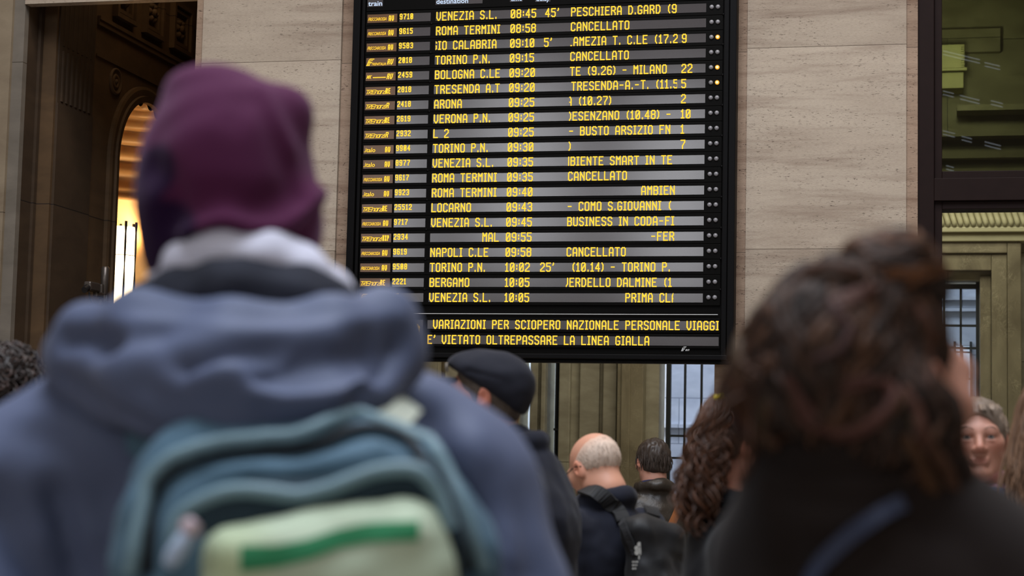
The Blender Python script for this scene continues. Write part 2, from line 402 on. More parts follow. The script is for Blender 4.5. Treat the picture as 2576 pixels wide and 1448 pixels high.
MB().lathe([(0, 1.9), (.05, 1.92), (.115, 1.98), (.115, 2.03), (0, 2.03)], (LC.x, LC.y, 0), 24).tube([(LC.x, LC.y, 1.94), (LC.x, LC.y, 1.8), (-6.70, LC.y, 1.75), (XP-.545, YC-.05, 1.75)], .016, 8).build('wall_bracket', M['iron'], t)
pl = bpy.data.lights.new('lantern_lamp', 'POINT'); pl.energy = 15; pl.color = (1.0, .60, .26); pl.shadow_soft_size = .09
po = bpy.data.objects.new('lantern_lamp', pl); C.objects.link(po); po.location = (LC.x+.02, LC.y+.28, 3.3)

# camera post in front of the niche
M['grey_metal'] = simple('grey_metal', (92, 84, 78), .35, .05, 20, metal=.6)
M['black_plastic'] = simple('black_plastic', (26, 25, 26), .4)
pb = atX(264, 700, -6.05)
t = thing('camera_post', 'grey tubular post with clamped camera and looped cable before the lit niche', 'post', (pb.x, pb.y, 0))
MB().tube([(pb.x, pb.y, 0), (pb.x, pb.y, pb.z+.02)], .020, 12).build('tube', M['grey_metal'], t)
MB().tube([(pb.x, pb.y-.055, 0), (pb.x, pb.y-.055, pb.z-.05)], .014, 12).build('tube', M['grey_metal'], t)
MB().lathe([(.026, pb.z-.12), (.028, pb.z-.11), (.028, pb.z-.09), (.026, pb.z-.08)], (pb.x, pb.y, 0), 16).lathe([(.02, -.1), (.03, -.09), (.03, .1), (.02, .11)], (pb.x, pb.y, pb.z-.02), 14).build('clamp', M['grey_metal'], t)
MB().box(pb.x-.03, pb.x+.03, pb.y-.30, pb.y-.13, pb.z-.12, pb.z-.05).box(pb.x-.02, pb.x+.02, pb.y-.16, pb.y-.04, pb.z-.155, pb.z-.11).build('camera_body', M['grey_metal'], t, bevel=.012)
MB().tube([(pb.x, pb.y-.27, pb.z-.09), (pb.x, pb.y-.34, pb.z-.12)], [.03, .024], 14).build('lens_hood', M['black_plastic'], t)
cb = [(pb.x+.02, pb.y-.30+.30*(1-math.cos(a))/2, pb.z-.13-.10*math.sin(a)) for a in [k*PI/12 for k in range(13)]]
MB().tube(cb, .007, 8).build('cable', M['black_plastic'], t)
MB().box(pb.x-.02, pb.x+.02, pb.y+.02, pb.y+.10, pb.z-.22, pb.z-.17).build('side_bracket', M['grey_metal'], t, bevel=.006)

# ------------------------------------------------------------------ the setting: hall behind the board wall
struct(MB().box(-3.95, -3.80, 12.5, 16.23, 0, 6.6).build('wall_hall_left', M['hall_stone']))
b = MB(); b.box(-3.97, -3.78, 16.23, 17.24, 0, 6.6).box(-3.97, -3.74, 16.5, 17.0, 0, 6.6)
struct(b.build('trim_5', M['brown_marble']))
b = MB()
for y in (13.1, 14.4, 15.5): b.box(-3.80, -3.77, y, y+.5, .4, 5.6)
struct(b.build('trim_6', M['hall_stone']))
struct(MB().box(-3.97, 4.2, 12.5, 21, 6.6, 6.8).build('ceiling_hall', M['plaster']))
struct(MB().box(4.0, 4.2, 12.5, 21, 0, 6.6).build('wall_hall_right', M['hall_stone']))
struct(MB().box(-6.3, -3.97, 17.24, 17.4, 0, 6.6).build('wall_hall_return', M['hall_stone']))
YF = 20.0
WIN = [(-4.373, -4.251), (-4.067, -3.972), (-2.817, -1.80), (-.34, .585)]
b = MB(); xs = [-6.4] + [q for w in WIN for q in w] + [4.0]; zt = 3.51
for i in range(0, len(xs), 2): b.box(xs[i], xs[i+1], YF, YF+.45, 0, zt)
b.box(-6.4, 4.0, YF, YF+.45, zt, 6.6)
for x0, x1 in WIN[2:]: b.box(x0, x1, YF, YF+.45, 0, .55)
struct(b.build('wall_hall_far', M['hall_face']))
# pillar relief left of the middle window
b = MB(); b.box(-3.914, -3.79, YF-.10, YF, 0, 3.4).box(-3.69, -3.47, YF-.06, YF, 0, 3.4).box(-3.42, -3.27, YF-.12, YF, 0, 3.4).box(-4.25, -4.16, YF-.05, YF, 0, 3.4).box(-4.12, -4.07, YF-.09, YF, 0, 3.4)
struct(b.build('trim_7', M['hall_face'], bevel=.01))
b = MB(); b.box(-3.247, -2.961, YF-.22, YF, 0, 3.6).box(-3.20, -3.10, YF-.245, YF-.22, 0, 3.6)
struct(b.build('trim_8', M['hall_marble'], bevel=.01))
# window surround on the right, entablature and leaf cornice
b = MB()
b.box(.585, .70, YF-.05, YF, 0, 3.56).box(.70, .86, YF-.16, YF, 0, 3.78).box(.86, 1.0, YF-.20, YF, 0, 3.9)
b.box(-.6, .70, YF-.16, YF, 3.60, 3.78).box(-.6, .86, YF-.20, YF, 3.78, 3.90)
b.box(-.45, -.34, YF-.05, YF, 0, 3.56).box(-.61, -.45, YF-.16, YF, 0, 3.78)
struct(b.build('trim_9', M['hall_marble'], bevel=.012))
b = MB(); b.box(-1.6, 4, YF-.24, YF, 3.90, 3.99).box(-1.6, 4, YF-.30, YF, 3.99, 4.045)
struct(b.build('trim_10', M['cornice'], bevel=.01))
leaf = MB()
pts = [(-.29, 4.05), (-.318, 4.062), (-.325, 4.085), (-.312, 4.12), (-.305, 4.18), (-.318, 4.25), (-.345, 4.31), (-.38, 4.36)]
for k in range(60):
    x = -1.6 + k*.064
    leaf.tube([(x - .085*max(0, (p[1]-4.09))/.27, YF+p[0]+.02, p[1]) for p in pts], [.014, .023, .028, .029, .029, .029, .029, .03], 8)
leaf.box(-1.6, 4, YF-.28, YF, 4.04, 4.36)
struct(leaf.build('trim_11', M['cornice']))
b = MB(); b.box(-1.6, 4, YF-.14, YF, 4.80, 4.86).box(-1.6, 4, YF-.22, YF, 5.02, 5.10).box(.35, 4, YF-.3, YF, 5.28, 5.34).box(.1, .8, YF-.1, YF, 5.95, 6.2)
struct(b.build('trim_12', M['hall_face']))
M['bracket'] = simple('painted_bracket', (212, 208, 158), .6, .04, 12)
t = thing('wall_corbel', 'pale yellow carved corbel high in the dark hall behind the upper glass pane', 'corbel', (.3, 19.6, 5.6))
c0, c1 = atY(2330, 113, 19.6), atY(2432, 217, 19.6)
zm = c0.z - (c0.z-c1.z)*.60
MB().box(c0.x, c1.x-.02, 19.6, YF, zm, c0.z).build('upper_block', M['bracket'], t, bevel=.01)
f = MB()
for k in range(10): f.box(c1.x-.06, c1.x-.03, 19.57, 19.6, zm+.02+k*.024, zm+.034+k*.024)
f.tube([(c0.x, 19.58, zm), (c1.x, 19.58, zm)], .018, 8); f.build('moulding', M['bracket'], t)
MB().box(c0.x, c1.x-.03, 19.68, YF, c1.z, zm-.01).build('lower_block', M['bracket'], t, bevel=.01)
MB().lathe([(.035, -.0), (.035, .02), (.02, .03), (0, .03)], ((c0.x*.45+c1.x*.55), 19.6, (c0.z+zm)/2), 16, axis='y').build('boss', M['bracket'], t)

# windows of the hall: iron frames, panes
def hall_window(n, x0, x1, frame_l, mull, label):
    w = MB(); y = YF+.18; zt = 3.46
    w.box(x0, x0+.05, y, y+.07, .55, zt+.05).box(x1-.035, x1, y, y+.07, .55, zt+.05).box(x0, x1, y, y+.07, zt-.02, zt+.03)
    for x in mull: w.box(x-.012, x+.012, y+.01, y+.05, .55, zt)
    for z in (.85, 1.574, 1.816, 2.805, 3.045): w.box(x0, x1, y+.01, y+.05, z-.012, z+.012)
    o = struct(w.build('window_%d' % n, M['iron']))
    MB().box(x0+.02, x1-.02, y+.025, y+.032, .55, zt).build('pane', M['pane'], o)
M['pane'] = glass('dusty_window_glass', (.72, .75, .80), .1, .4)
hall_window(1, -2.765, -1.80, .06, (-2.559, -2.377, -2.195, -2.01), '')
hall_window(2, -.34, .585, .05, (-.14, .04, .217, .393), '')
b = MB(); b.box(-3.972, -3.914, YF-.02, YF+.1, 0, 3.5)
b.tube([(-3.955, YF-.04, 0), (-3.955, YF-.04, 3.5)], .012, 8).tube([(-3.925, YF-.04, 0), (-3.925, YF-.04, 3.5)], .012, 8)
for z in (1.55, 1.86): b.box(-3.975, -3.91, YF-.06, YF, z-.012, z+.012)
o = struct(b.build('window_3', M['iron']))
b = MB(); b.box(-4.373, -4.251, YF+.2, YF+.205, 0, 3.5).box(-4.067, -3.972, YF+.2, YF+.205, 0, 3.5)
b.build('pane', M['clear'], o)
t = thing('hand_rail', 'pale metal handrail with dark base low before the hall pillars', 'handrail', (-3.9, 19.4, 0))
MB().tube([(-4.4, 19.4, 1.116), (-3.3, 19.4, 1.116)], .025, 10).build('rail', simple('pale_metal', (150, 150, 138), .35, metal=.5), t)
MB().box(-4.4, -3.3, 19.42, 19.46, .0, 1.06).build('panel', M['iron'], t)
# courtyard beyond the windows
struct(MB().box(-5.1, -4.9, 20.5, 27, 0, 9).build('wall_courtyard_side', M['pale_side']))
b = MB(); b.box(-4.9, .40, 25, 25.3, 0, 9).box(.62, 6, 25, 25.3, 0, 9).box(.40, .62, 25, 25.3, 3.15, 9).box(.40, .62, 25, 25.3, 0, 1.5)
for z in (2.0, 3.6, 3.75, 4.02): b.box(-4.9, 6, 24.94, 25, z, z+.05)
b.box(-2.95, -2.55, 24.93, 25, 3.30, 3.75)
struct(b.build('wall_courtyard', M['pale_block']))
w = MB(); w.box(.39, .42, 24.97, 25.1, 1.5, 3.2).box(.60, .63, 24.97, 25.1, 1.5, 3.2).box(.5, .515, 25, 25.06, 1.5, 3.15)
for z in (2.0, 2.35, 2.7, 3.05): w.box(.4, .62, 25, 25.06, z, z+.02)
o = struct(w.build('window_4', M['iron']))
M['sky_pane'] = emit('bright_sky_pane', (.78, .88, 1.0), 1.15)
MB().box(.41, .61, 25.15, 25.16, 1.5, 3.15).build('pane', M['sky_pane'], o)

# ------------------------------------------------------------------ brown framed glazing right of the pier
b = MB(); fx0 = XR1
b.box(fx0, .069, D+.03, D+.30, 0, 6.6); b.box(.069, .119, D+.06, D+.24, 0, 6.6)
b.box(.069, 2.3, D+.03, D+.30, 3.224, 3.371)
b.box(.119, 2.3, D+.06, D+.24, 3.371, 3.420); b.box(.119, 2.3, D+.06, D+.24, 3.173, 3.224)
b.box(2.2, 2.3, D+.03, D+.3, 0, 6.6); b.box(.069, 2.3, D+.03, D+.3, 6.4, 6.6)
o = struct(b.build('window_5', M['dark_wood'], bevel=.004))
MB().box(.119, 2.2, D+.14, D+.15, 3.42, 6.4).build('upper_pane', M['tint'], o)
MB().box(.119, 2.2, D+.14, D+.15, .05, 3.173).build('lower_pane', M['clear'], o)

# ------------------------------------------------------------------ departures board
YB = 11.90
KB = YB/12.0
def bx(px, py): return atY(px, py, YB).x
def rowz(i): return 1.5 + (3.0298 - .10202*i)*KB
def rpy(i, px):                          # picture height of a row's middle at a column, to read columns from
    return 42.8 + i*37.13 + (px-1098.5)*(-.035 + i*.00190)
AMB = (1.0, .66, .05)
M['led'] = emit('amber_led', (1.0, .61, .05), 1.3)
M['led_white'] = emit('white_led', (.62, .75, 1.0), 1.1)
M['board_black'] = simple('board_black', (8, 7, 6), .55, spec=.06)
M['board_frame'] = simple('board_frame_black', (9, 8, 9), .5, spec=.10)
M['strip'] = simple('smoked_display_window', (70, 66, 67), .14, .05, 260, spec=.7)
M['strip_warm'] = simple('smoked_logo_window', (96, 66, 38), .25, .05, 260, spec=.5)  # brown tint stands in for the halo of the amber lettering
M['lamp_off'] = simple('unlit_indicator', (128, 126, 130), .3)
M['lamp_on'] = emit('lit_indicator', (1.0, .42, .03), 1.1); M['lamp_core'] = emit('lit_indicator_core', (1.0, .80, .42), 1.6)
M['white_line'] = simple('white_line', (205, 205, 205), .5)
# lettering drawn as strokes on a 4 x 8 grid
G = {
'A': ['0 0 0 6 1 8 3 8 4 6 4 0', '0 3 4 3'], 'B': ['0 0 0 8 3 8 4 7 4 5 3 4.2 0 4.2', '3 4.2 4 3.2 4 1 3 0 0 0'],
'C': ['4 6.6 4 7 3 8 1 8 0 7 0 1 1 0 3 0 4 1 4 1.4'], 'D': ['0 0 0 8 2.6 8 4 6 4 2 2.6 0 0 0'],
'E': ['4 8 0 8 0 0 4 0', '0 4.2 3 4.2'], 'F': ['4 8 0 8 0 0', '0 4.2 3 4.2'],
'G': ['4 6.6 4 7 3 8 1 8 0 7 0 1 1 0 3 0 4 1 4 3.6 2.2 3.6'], 'H': ['0 0 0 8', '4 0 4 8', '0 4.2 4 4.2'],
'I': ['0 8 2 8', '1 8 1 0', '0 0 2 0'], 'K': ['0 0 0 8', '4 8 0 4 4 0'], 'L': ['0 8 0 0 4 0'],
'M': ['0 0 0 8 2 5 4 8 4 0'], 'N': ['0 0 0 8 4 1 4 0', '4 1 4 8'], 'O': ['1 0 0 1 0 7 1 8 3 8 4 7 4 1 3 0 1 0'],
'P': ['0 0 0 8 3 8 4 7 4 5 3 4 0 4'], 'R': ['0 0 0 8 3 8 4 7 4 5 3 4 0 4', '2 4 4 1.6 4 0'],
'S': ['4 6.8 4 7 3 8 1 8 0 7 0 5.2 1 4.3 3 3.7 4 2.8 4 1 3 0 1 0 0 1 0 1.2'], 'T': ['0 8 4 8', '2 8 2 0'],
'U': ['0 8 0 1 1 0 3 0 4 1 4 8'], 'V': ['0 8 0 2.4 1.6 0 2.4 0 4 2.4 4 8'], 'X': ['0 0 4 8', '0 8 4 0'], 'Z': ['0 8 4 8 4 7 0 1 0 0 4 0'],
'0': ['1 0 0 1 0 7 1 8 3 8 4 7 4 1 3 0 1 0', '.6 1.6 3.4 6.4'], '1': ['0 6.4 1.3 8 1.3 0', '0 0 2.6 0'],
'2': ['0 6.6 0 7 1 8 3 8 4 7 4 5 0 1.2 0 0 4 0'], '3': ['0 7 1 8 3 8 4 7 4 5.2 3 4.2 1.6 4.2', '3 4.2 4 3.2 4 1 3 0 1 0 0 1'],
'4': ['3 0 3 8 0 3 0 2.4 4 2.4'], '5': ['4 8 0 8 0 4.8 3 4.8 4 3.8 4 1 3 0 1 0 0 1'],
'6': ['4 7 3 8 1 8 0 7 0 1 1 0 3 0 4 1 4 3.4 3 4.4 0 4.4'], '7': ['0 8 4 8 4 6.4 1.6 2.4 1.6 0'],
'8': ['1 4.3 0 5.2 0 7 1 8 3 8 4 7 4 5.2 3 4.3 1 4.3 0 3.4 0 1 1 0 3 0 4 1 4 3.4 3 4.3'],
'9': ['0 1 1 0 3 0 4 1 4 7 3 8 1 8 0 7 0 4.6 1 3.6 4 3.6'], ':': ['.5 2 .5 2.9', '.5 5.1 .5 6'], '.': ['.5 0 .5 .9'],
"'": ['.8 8 .8 7 .2 6'], '(': ['2.3 8 1.1 6 1.1 2 2.3 0'], ')': ['0 8 1.2 6 1.2 2 0 0'], '-': ['.4 4 3.4 4'],
}
GW = {'I': 2, ':': 1, '.': 1, "'": 1, '(': 2.6, ')': 1.6, '1': 2.6}
SL = (4628.1/1.0)
PXM = 12.0*KB/4628.1/1.0*1.0555         # metres on the board to a picture pixel, across
def text_width(t, u, gap):
    w = 0
    for ch in t: w += (GW.get(ch, 4)*u + gap) if ch != ' ' else 4.2*u + gap*.6
    return w - gap
def lettering(name, t, x, zb, h, parent, mat, w=None, th=None, clip=None, slant=0, right=False, y=None, gap=None):
    th = th or h*.125; w = (w or h*.5) - th*.98; gap = (gap if gap is not None else h*.15) + th*.9; x += th/2 if not right else -th/2; h -= th; zb += th/2
    u = (w or h*.50)/4; v = h/8; gap = gap if gap is not None else h*.15; th = th or h*.125; y = YB - .004 if y is None else y
    if right: x = x - text_width(t, u, gap)
    made = []
    def flush(bm):
        if clip:
            for cx, nx in ((clip[0], -1), (clip[1], 1)):
                if cx is None: continue
                bmesh.ops.bisect_plane(bm, geom=bm.verts[:] + bm.edges[:] + bm.faces[:], plane_co=(cx, 0, 0), plane_no=(nx, 0, 0), clear_outer=True)
        if len(bm.faces):
            me = bpy.data.meshes.new(name); bm.to_mesh(me); me.materials.append(mat)
            o = bpy.data.objects.new(name, me); C.objects.link(o); made.append(o)
            if parent is not None: link(o, parent)
        bm.free()
    bm = bmesh.new()
    for ch in t:
        if ch == ' ': flush(bm); bm = bmesh.new(); x += 4.2*u + gap*.6; continue
        for st in G[ch]:
            q = [float(s) for s in st.split()]
            pts = [Vector((x + q[i]*u, zb + q[i+1]*v)) for i in range(0, len(q), 2)]
            for a, b_ in zip(pts[:-1], pts[1:]):
                d = (b_ - a); L = d.length
                if L < 1e-6: continue
                d = d/L; nrm = Vector((-d.y, d.x))*th/2; a2, b2 = a - d*th*.5, b_ + d*th*.5
                vs = []
                for yy in (y, y - .002):
                    for p in (a2+nrm, a2-nrm, b2-nrm, b2+nrm):
                        vs.append(bm.verts.new((p.x + slant*(p.y-zb), yy, p.y)))
                for f in ((4, 5, 6, 7), (0, 4, 7, 3), (1, 2, 6, 5), (0, 1, 5, 4), (2, 3, 7, 6)):
                    bm.faces.new([vs[k] for k in f])
        x += GW.get(ch, 4)*u + gap
    flush(bm); return made
def soft_text(name, t, x0, x1, zb, h, parent, mat, shear=0, y=None):   # built-in typeface, fitted to a width and a capital height
    y = YB - .005 if y is None else y
    cu = bpy.data.curves.new(name, 'FONT'); cu.body = t; cu.shear = shear; cu.resolution_u = 2; cu.offset = .012
    o = bpy.data.objects.new(name, cu); C.objects.link(o)
    dg = bpy.context.evaluated_depsgraph_get(); me = bpy.data.meshes.new_from_object(o.evaluated_get(dg))
    C.objects.unlink(o); bpy.data.objects.remove(o)
    me.name = name
    xs = [v.co.x for v in me.vertices]; a, b_ = min(xs), max(xs); k = (x1-x0)/(b_-a); kz = h/.70
    for v in me.vertices: v.co = ((v.co.x - a)*k + x0, y, zb + v.co.y*kz)
    me.materials.clear(); me.materials.append(mat)
    o = bpy.data.objects.new(name, me); C.objects.link(o)
    if parent is not None: link(o, parent)
    return o
def stripe_logo(parent, x0, zb, h, mat, y=None):     # slanted double-bar emblem
    y = YB - .005 if y is None else y
    m_ = MB(); k = .42
    def bar(pts, th):
        for (a, b_) in zip(pts[:-1], pts[1:]):
            a, b_ = Vector(a), Vector(b_); d = (b_-a).normalized(); nr = Vector((-d.y, d.x))*th/2; a = a - d*th/2; b_ = b_ + d*th/2
            m_.add([(x0 + p.x*h + k*p.y*h, y, zb + p.y*h) for p in (a+nr, a-nr, b_-nr, b_+nr)], [(0, 1, 2, 3)])
    bar([(.04, 0), (.04, .8), (.16, .95), (.72, .95)], .13)
    bar([(.22, .0), (.22, .62), (.30, .72), (.62, .72)], .10)
    bar([(.40, .0), (.40, .40), (.62, .40)], .10); bar([(.12, .48), (.52, .48)], .08); bar([(.0, .02), (.45, .02)], .08)
    return m_.build('emblem', mat, parent)

fxl, fxr = -3.8574*KB, -1.2035*KB
zbot, ztop = 1.5 + .684*KB, 1.5 + 3.62*KB
board = thing('departures_board', 'tall black electronic departures board with amber lettering mounted over the hall opening', 'departures board', ((fxl+fxr)/2, YB, zbot))
b = MB(); b.box(fxl+.03, fxr-.03, YB+.012, D+.02, zbot+.03, ztop-.02); b.build('back_panel', M['board_black'], board)
b = MB(); fw = .05; fwr = .085
b.box(fxl, fxl+fw, YB-.03, D, zbot, ztop).box(fxr-fwr, fxr-fwr+.035, YB-.012, D, zbot+.02, ztop).box(fxr-.046, fxr, YB-.03, D, zbot, ztop)
b.box(fxl, fxr, YB-.03, D, zbot, zbot+.032).box(fxl, fxr, YB-.03, D, ztop-.04, ztop).box(fxl+fw+.006, fxl+fw+.03, YB-.012, D, zbot+.02, ztop)
b.box(fxl+.02, fxr-.02, YB+.02, D+.02, zbot-.022, zbot)
b.build('frame', M['board_frame'], board, bevel=.004)

def col(px1, px20, i): return px1 + (px20-px1)*i/19.0
XA = -3.2676*KB; XE = -1.4101*KB
LOG0, LOG1 = bx(924.7, 48), bx(999.5, 46); NUM0, NUM1 = bx(1005, 46), bx(1083.5, 43)
TIM = bx(1285.2, 36); DEL = bx(1372, 33); MSG0, MSG1 = bx(1437, 30), bx(1706, 22); PLT = bx(1716.5, 21)
DOT0, DOT1 = bx(1790.6, 18.5), bx(1806.3, 18)
rows = [
 ('f', 'AV', '9710', 'VENEZIA S.L.', '08:45', "45'", 'PESCHIERA D.GARD (9', 0, '', 0),
 ('f', 'AV', '9615', 'ROMA TERMINI', '08:58', '', 'CANCELLATO', 0, '', 0),
 ('f', 'AV', '9583', 'GIO CALABRIA', '09:10', "5'", 'LAMEZIA T. C.LE (17.2', -7.5, '9', 1),
 ('t', 'RV', '2018', 'TORINO P.N.', '09:15', '', 'CANCELLATO', 0, '', 0),
 ('k', 'RV', '2459', 'BOLOGNA C.LE', '09:20', '', 'TE (9.26) - MILANO', 0, '22', 1),
 ('n', 'RE', '2818', 'TRESENDA A.T', '09:20', '', 'TRESENDA-A.-T. (11.5', 4, '5', 1),
 ('n', 'R', '2418', 'ARONA', '09:25', '', 'A (10.27)', -6, '2', 0),
 ('n', 'RE', '2619', 'VERONA P.N.', '09:25', '', 'DESENZANO (10.48) -', -6.5, '10', 0),
 ('n', 'R', '2932', 'L 2', '09:25', '', '- BUSTO ARSIZIO FN', 0, '1', 0),
 ('i', 'AV', '9904', 'TORINO P.N.', '09:30', '', ')', 0, '7', 0),
 ('i', 'AV', '8977', 'VENEZIA S.L.', '09:35', '', 'MBIENTE SMART IN TE', -9.5, '', 0),
 ('f', 'AV', '9617', 'ROMA TERMINI', '09:35', '', 'CANCELLATO', 0, '', 0),
 ('i', 'AV', '9923', 'ROMA TERMINI', '09:40', '', 'AMBIEN', 'R', '', 0),
 ('n', 'RE', '25512', 'LOCARNO', '09:43', '', '- COMO S.GIOVANNI (', 0, '', 0),
 ('f', 'AV', '9717', 'VENEZIA S.L.', '09:45', '', 'BUSINESS IN CODA-FI', 0, '', 0),
 ('n', 'MXP', '2934', 'MAL', '09:55', '', '-FER', 'R', '', 0),
 ('f', 'AV', '9619', 'NAPOLI C.LE', '09:58', '', 'CANCELLATO', 0, '', 0),
 ('f', 'AV', '9508', 'TORINO P.N.', '10:02', "25'", '(10.14) - TORINO P.', 13, '', 0),
 ('n', 'RE', '2221', 'BERGAMO', '10:05', '', 'VERDELLO DALMINE (1', -6.5, '', 0),
 ('t', 'EC', '35', 'VENEZIA S.L.', '10:05', '', 'PRIMA CLA', 'R2', '', 0),
]
PM = (XE - XA)/(1777.6-1098.5)           # metres per picture pixel along the top row
TH = .0612                               # lettering height
SH = .0585                               # display window height
for i, (lg, typ, num, dest, tim, dly, msg, off, plat, lamp) in enumerate(rows):
    zc = rowz(i); zb = zc - SH/2
    row = MB().box(fxl+.085, fxr-.092, YB, YB+.012, zc-.0495, zc+.0495).build('departure_row', M['board_black'], board, bevel=.0025)
    def win(nm, x0, x1, m): MB().box(x0, x1, YB-.0025, YB+.004, zb, zb+SH).build(nm, m, row)
    win('logo_window', LOG0, LOG1, M['strip_warm']); win('number_window', NUM0, NUM1, M['strip']); win('text_window', XA-.004, XE, M['strip'])
    L = lambda nm, t, x, **k: lettering(nm, t, x, zb-.0005, TH, row, M['led'], w=11.6*PM, th=.0076, gap=3.55*PM, **k)
    if dest == 'MAL': L('destination_lettering', dest, bx(1255, 600), right=True)
    elif i == 2: L('destination_lettering', dest, XA - 8*PM, clip=(XA+.001, None))
    else: L('destination_lettering', dest, XA + .001)
    L('time_lettering', tim, TIM)
    if dly: L('delay_lettering', dly, DEL if dly != "5'" else DEL-.004)
    if off == 'R': L('message_lettering', msg, MSG1-.006, right=True)
    elif off == 'R2': L('message_lettering', msg, MSG1 - 119*PM, clip=(None, MSG1-.006))
    else: L('message_lettering', msg, MSG0 + off*PM, clip=(MSG0-.001, MSG1))
    if plat: L('platform_lettering', plat, PLT)
    lettering('number_lettering', num, NUM0+.003, zb+.0165, .0405, row, M['led'], w=7.2*PM, th=.0064, gap=2.8*PM)
    xt = LOG1 - .004
    sl = .22 if typ in ('RV', 'R') else 0
    xe_t = {'AV': 57, 'RV': 57, 'RE': 49, 'R': 45, 'MXP': 60, 'EC': 57}[typ]
    wt = {'AV': 5.8, 'RV': 6.4, 'RE': 5.2, 'R': 7.2, 'MXP': 4.4, 'EC': 5.6}[typ]
    x_t = LOG0 + {'AV': 56.5, 'RV': 55, 'RE': 54, 'R': 55, 'MXP': 56, 'EC': 57}[typ]*PM
    lettering('class_lettering', typ, x_t, zb+.009, .0385 if typ != 'EC' else .030, row, M['led'], w=wt*PM, th=.0058, gap=1.9*PM, slant=sl)
    if lg == 'f': soft_text('logo_lettering', 'FRECCIAROSSA', LOG0+2*PM, LOG0+50*PM, zb+.014, .022, row, M['led'], .45)
    elif lg == 'n':
        x = LOG0+.004; o_ = MB(); h0 = zb+.010; hh = .026; t_ = .0042
        def seg(*pts):
            for (a, c_), (d_, e_) in zip(pts[:-1], pts[1:]):
                A, B = Vector((x+a*PM+.3*c_*hh, h0+c_*hh)), Vector((x+d_*PM+.3*e_*hh, h0+e_*hh)); dd = (B-A).normalized(); nn = Vector((-dd.y, dd.x))*t_/2
                A = A - dd*t_/2; B = B + dd*t_/2
                o_.add([(p.x, YB-.005, p.y) for p in (A+nn, A-nn, B-nn, B+nn)], [(0, 1, 2, 3)])
        seg((0, 1), (8, 1)); seg((4, 1), (3, 0)); seg((7, 0), (8, .6), (13, .6), (13.5, 1), (9, 1)); seg((9, .55), (12, 0))
        seg((24, 1), (16, 1), (15, 0), (23, 0)); seg((15.5, .5), (23, .5)); seg((24, 0), (25, .8), (30, .8), (30, 0))
        seg((32, .1), (33, .8), (38, .8), (37.5, 0), (32, .05)); seg((39, 0), (40, .8), (45, .8)); seg((45, 0), (51, 0), (50, .9), (44.5, .1))
        o_.build('logo_lettering', M['led'], row)
    elif lg == 'i': soft_text('logo_lettering', '.italo', LOG0+1*PM, LOG0+31*PM, zb+.012, .030, row, M['led'], .12)
    elif lg == 't':
        stripe_logo(row, LOG0+.004, zb+.006, .046, M['led']); soft_text('logo_lettering', 'TRENITALIA', LOG0+15*PM, LOG0+52*PM, zb+.006, .018, row, M['led'], .4)
    else:
        soft_text('emblem', 'MK', LOG0+2*PM, LOG0+17*PM, zb+.014, .026, row, M['led'], .5)
        lettering('logo_lettering', '---------', LOG0+19*PM, zb+.010, .024, row, M['led'], w=3.4*PM, th=.007, gap=.6*PM)
    for k, dx in enumerate((DOT0, DOT1)):
        on = lamp and k == 1
        o_ = MB().lathe([(.0145, 0), (.0145, .006), (.009, .010), (0, .011)], (0, 0, 0), 18, axis='y')
        o_.v = [(dx + x_, YB - y_, zc+.004 + z_) for x_, y_, z_ in o_.v]
        ob = o_.build('indicator_lamp', M['lamp_on' if on else 'lamp_off'], row)
        if on:
            ob['label'] = 'lit amber indicator lamp'
            o_ = MB().lathe([(.0092, .0095), (.008, .012), (0, .013)], (0, 0, 0), 16, axis='y'); o_.v = [(dx + x_, YB - y_, zc+.004 + z_) for x_, y_, z_ in o_.v]
            o_.build('lamp_core', M['lamp_core'], row)
    if i % 2 == 0:
        for xx in (XA-.035, DOT1+.035):
            o_ = MB().lathe([(.008, 0), (.008, .003), (0, .004)], (0, 0, 0), 12, axis='y'); o_.v = [(xx + x_, YB - y_, zc-.047 + z_) for x_, y_, z_ in o_.v]
            o_.build('screw', M['board_frame'], row)
# heading panel, note lines and clock
zt_ = rowz(-1)
head = MB().box(fxl+.085, fxr-.092, YB, YB+.012, zt_-.048, ztop-.05).build('heading_panel', M['board_black'], board, bevel=.0025)
for px0, px1, l1, l2 in ((927, 962, 'treno', 'train'), (1098, 1178, 'destinazione', 'destination'), (1285, 1313, 'ora', 'time'), (1349, 1383, 'ritardo', 'delay')):
    x0, x1 = bx(px0, 10), bx(px1, 8); zl_ = atY((px0+px1)/2, 15 if px0 < 1000 else (9 if px0 < 1200 else 2.5), YB).z
    MB().box(x0-.006, x1+(.004 if px0 != 1098 else .10), YB-.0025, YB+.002, zl_-.006, zl_+.13).build('heading_window', M['strip'], head)
    soft_text('heading_lettering', l2, x0, x1, zl_, .034, head, M['led_white']); soft_text('heading_lettering', l1, x0, x1 if px0 != 1098 else x1+.02, zl_+.048, .034, head, M['led_white'])
zl0 = atY(1400, 789.5, YB).z
MB().box(fxl+.09, bx(1806, 789), YB-.004, YB+.002, zl0-.002, zl0+.002).build('divider_line', M['white_line'], board)
for (px, py), t, x0 in (((1350, 817), 'VARIAZIONI PER SCIOPERO NAZIONALE PERSONALE VIAGGI', 1089.8), ((1350, 855.5), "E' VIETATO OLTREPASSARE LA LINEA GIALLA", 1075.8)):
    z = atY(px, py, YB).z
    nt = MB().box(bx(1072, py), bx(1811, py), YB, YB+.012, z-.047, z+.047).build('note_row', M['board_black'], board, bevel=.0025)
    MB().box(bx(1075.5, py), bx(1808, py), YB-.0025, YB+.004, z-SH/2, z+SH/2).build('text_window', M['strip'], nt)
    lettering('note_lettering', t, bx(x0, py), z-TH/2+.001, TH, nt, M['led'], w=11.6*PM, th=.0076, gap=3.65*PM, clip=(None, bx(1808, py)))
z0, z1_ = atY(1030, 863, YB).z, atY(1030, 804, YB).z
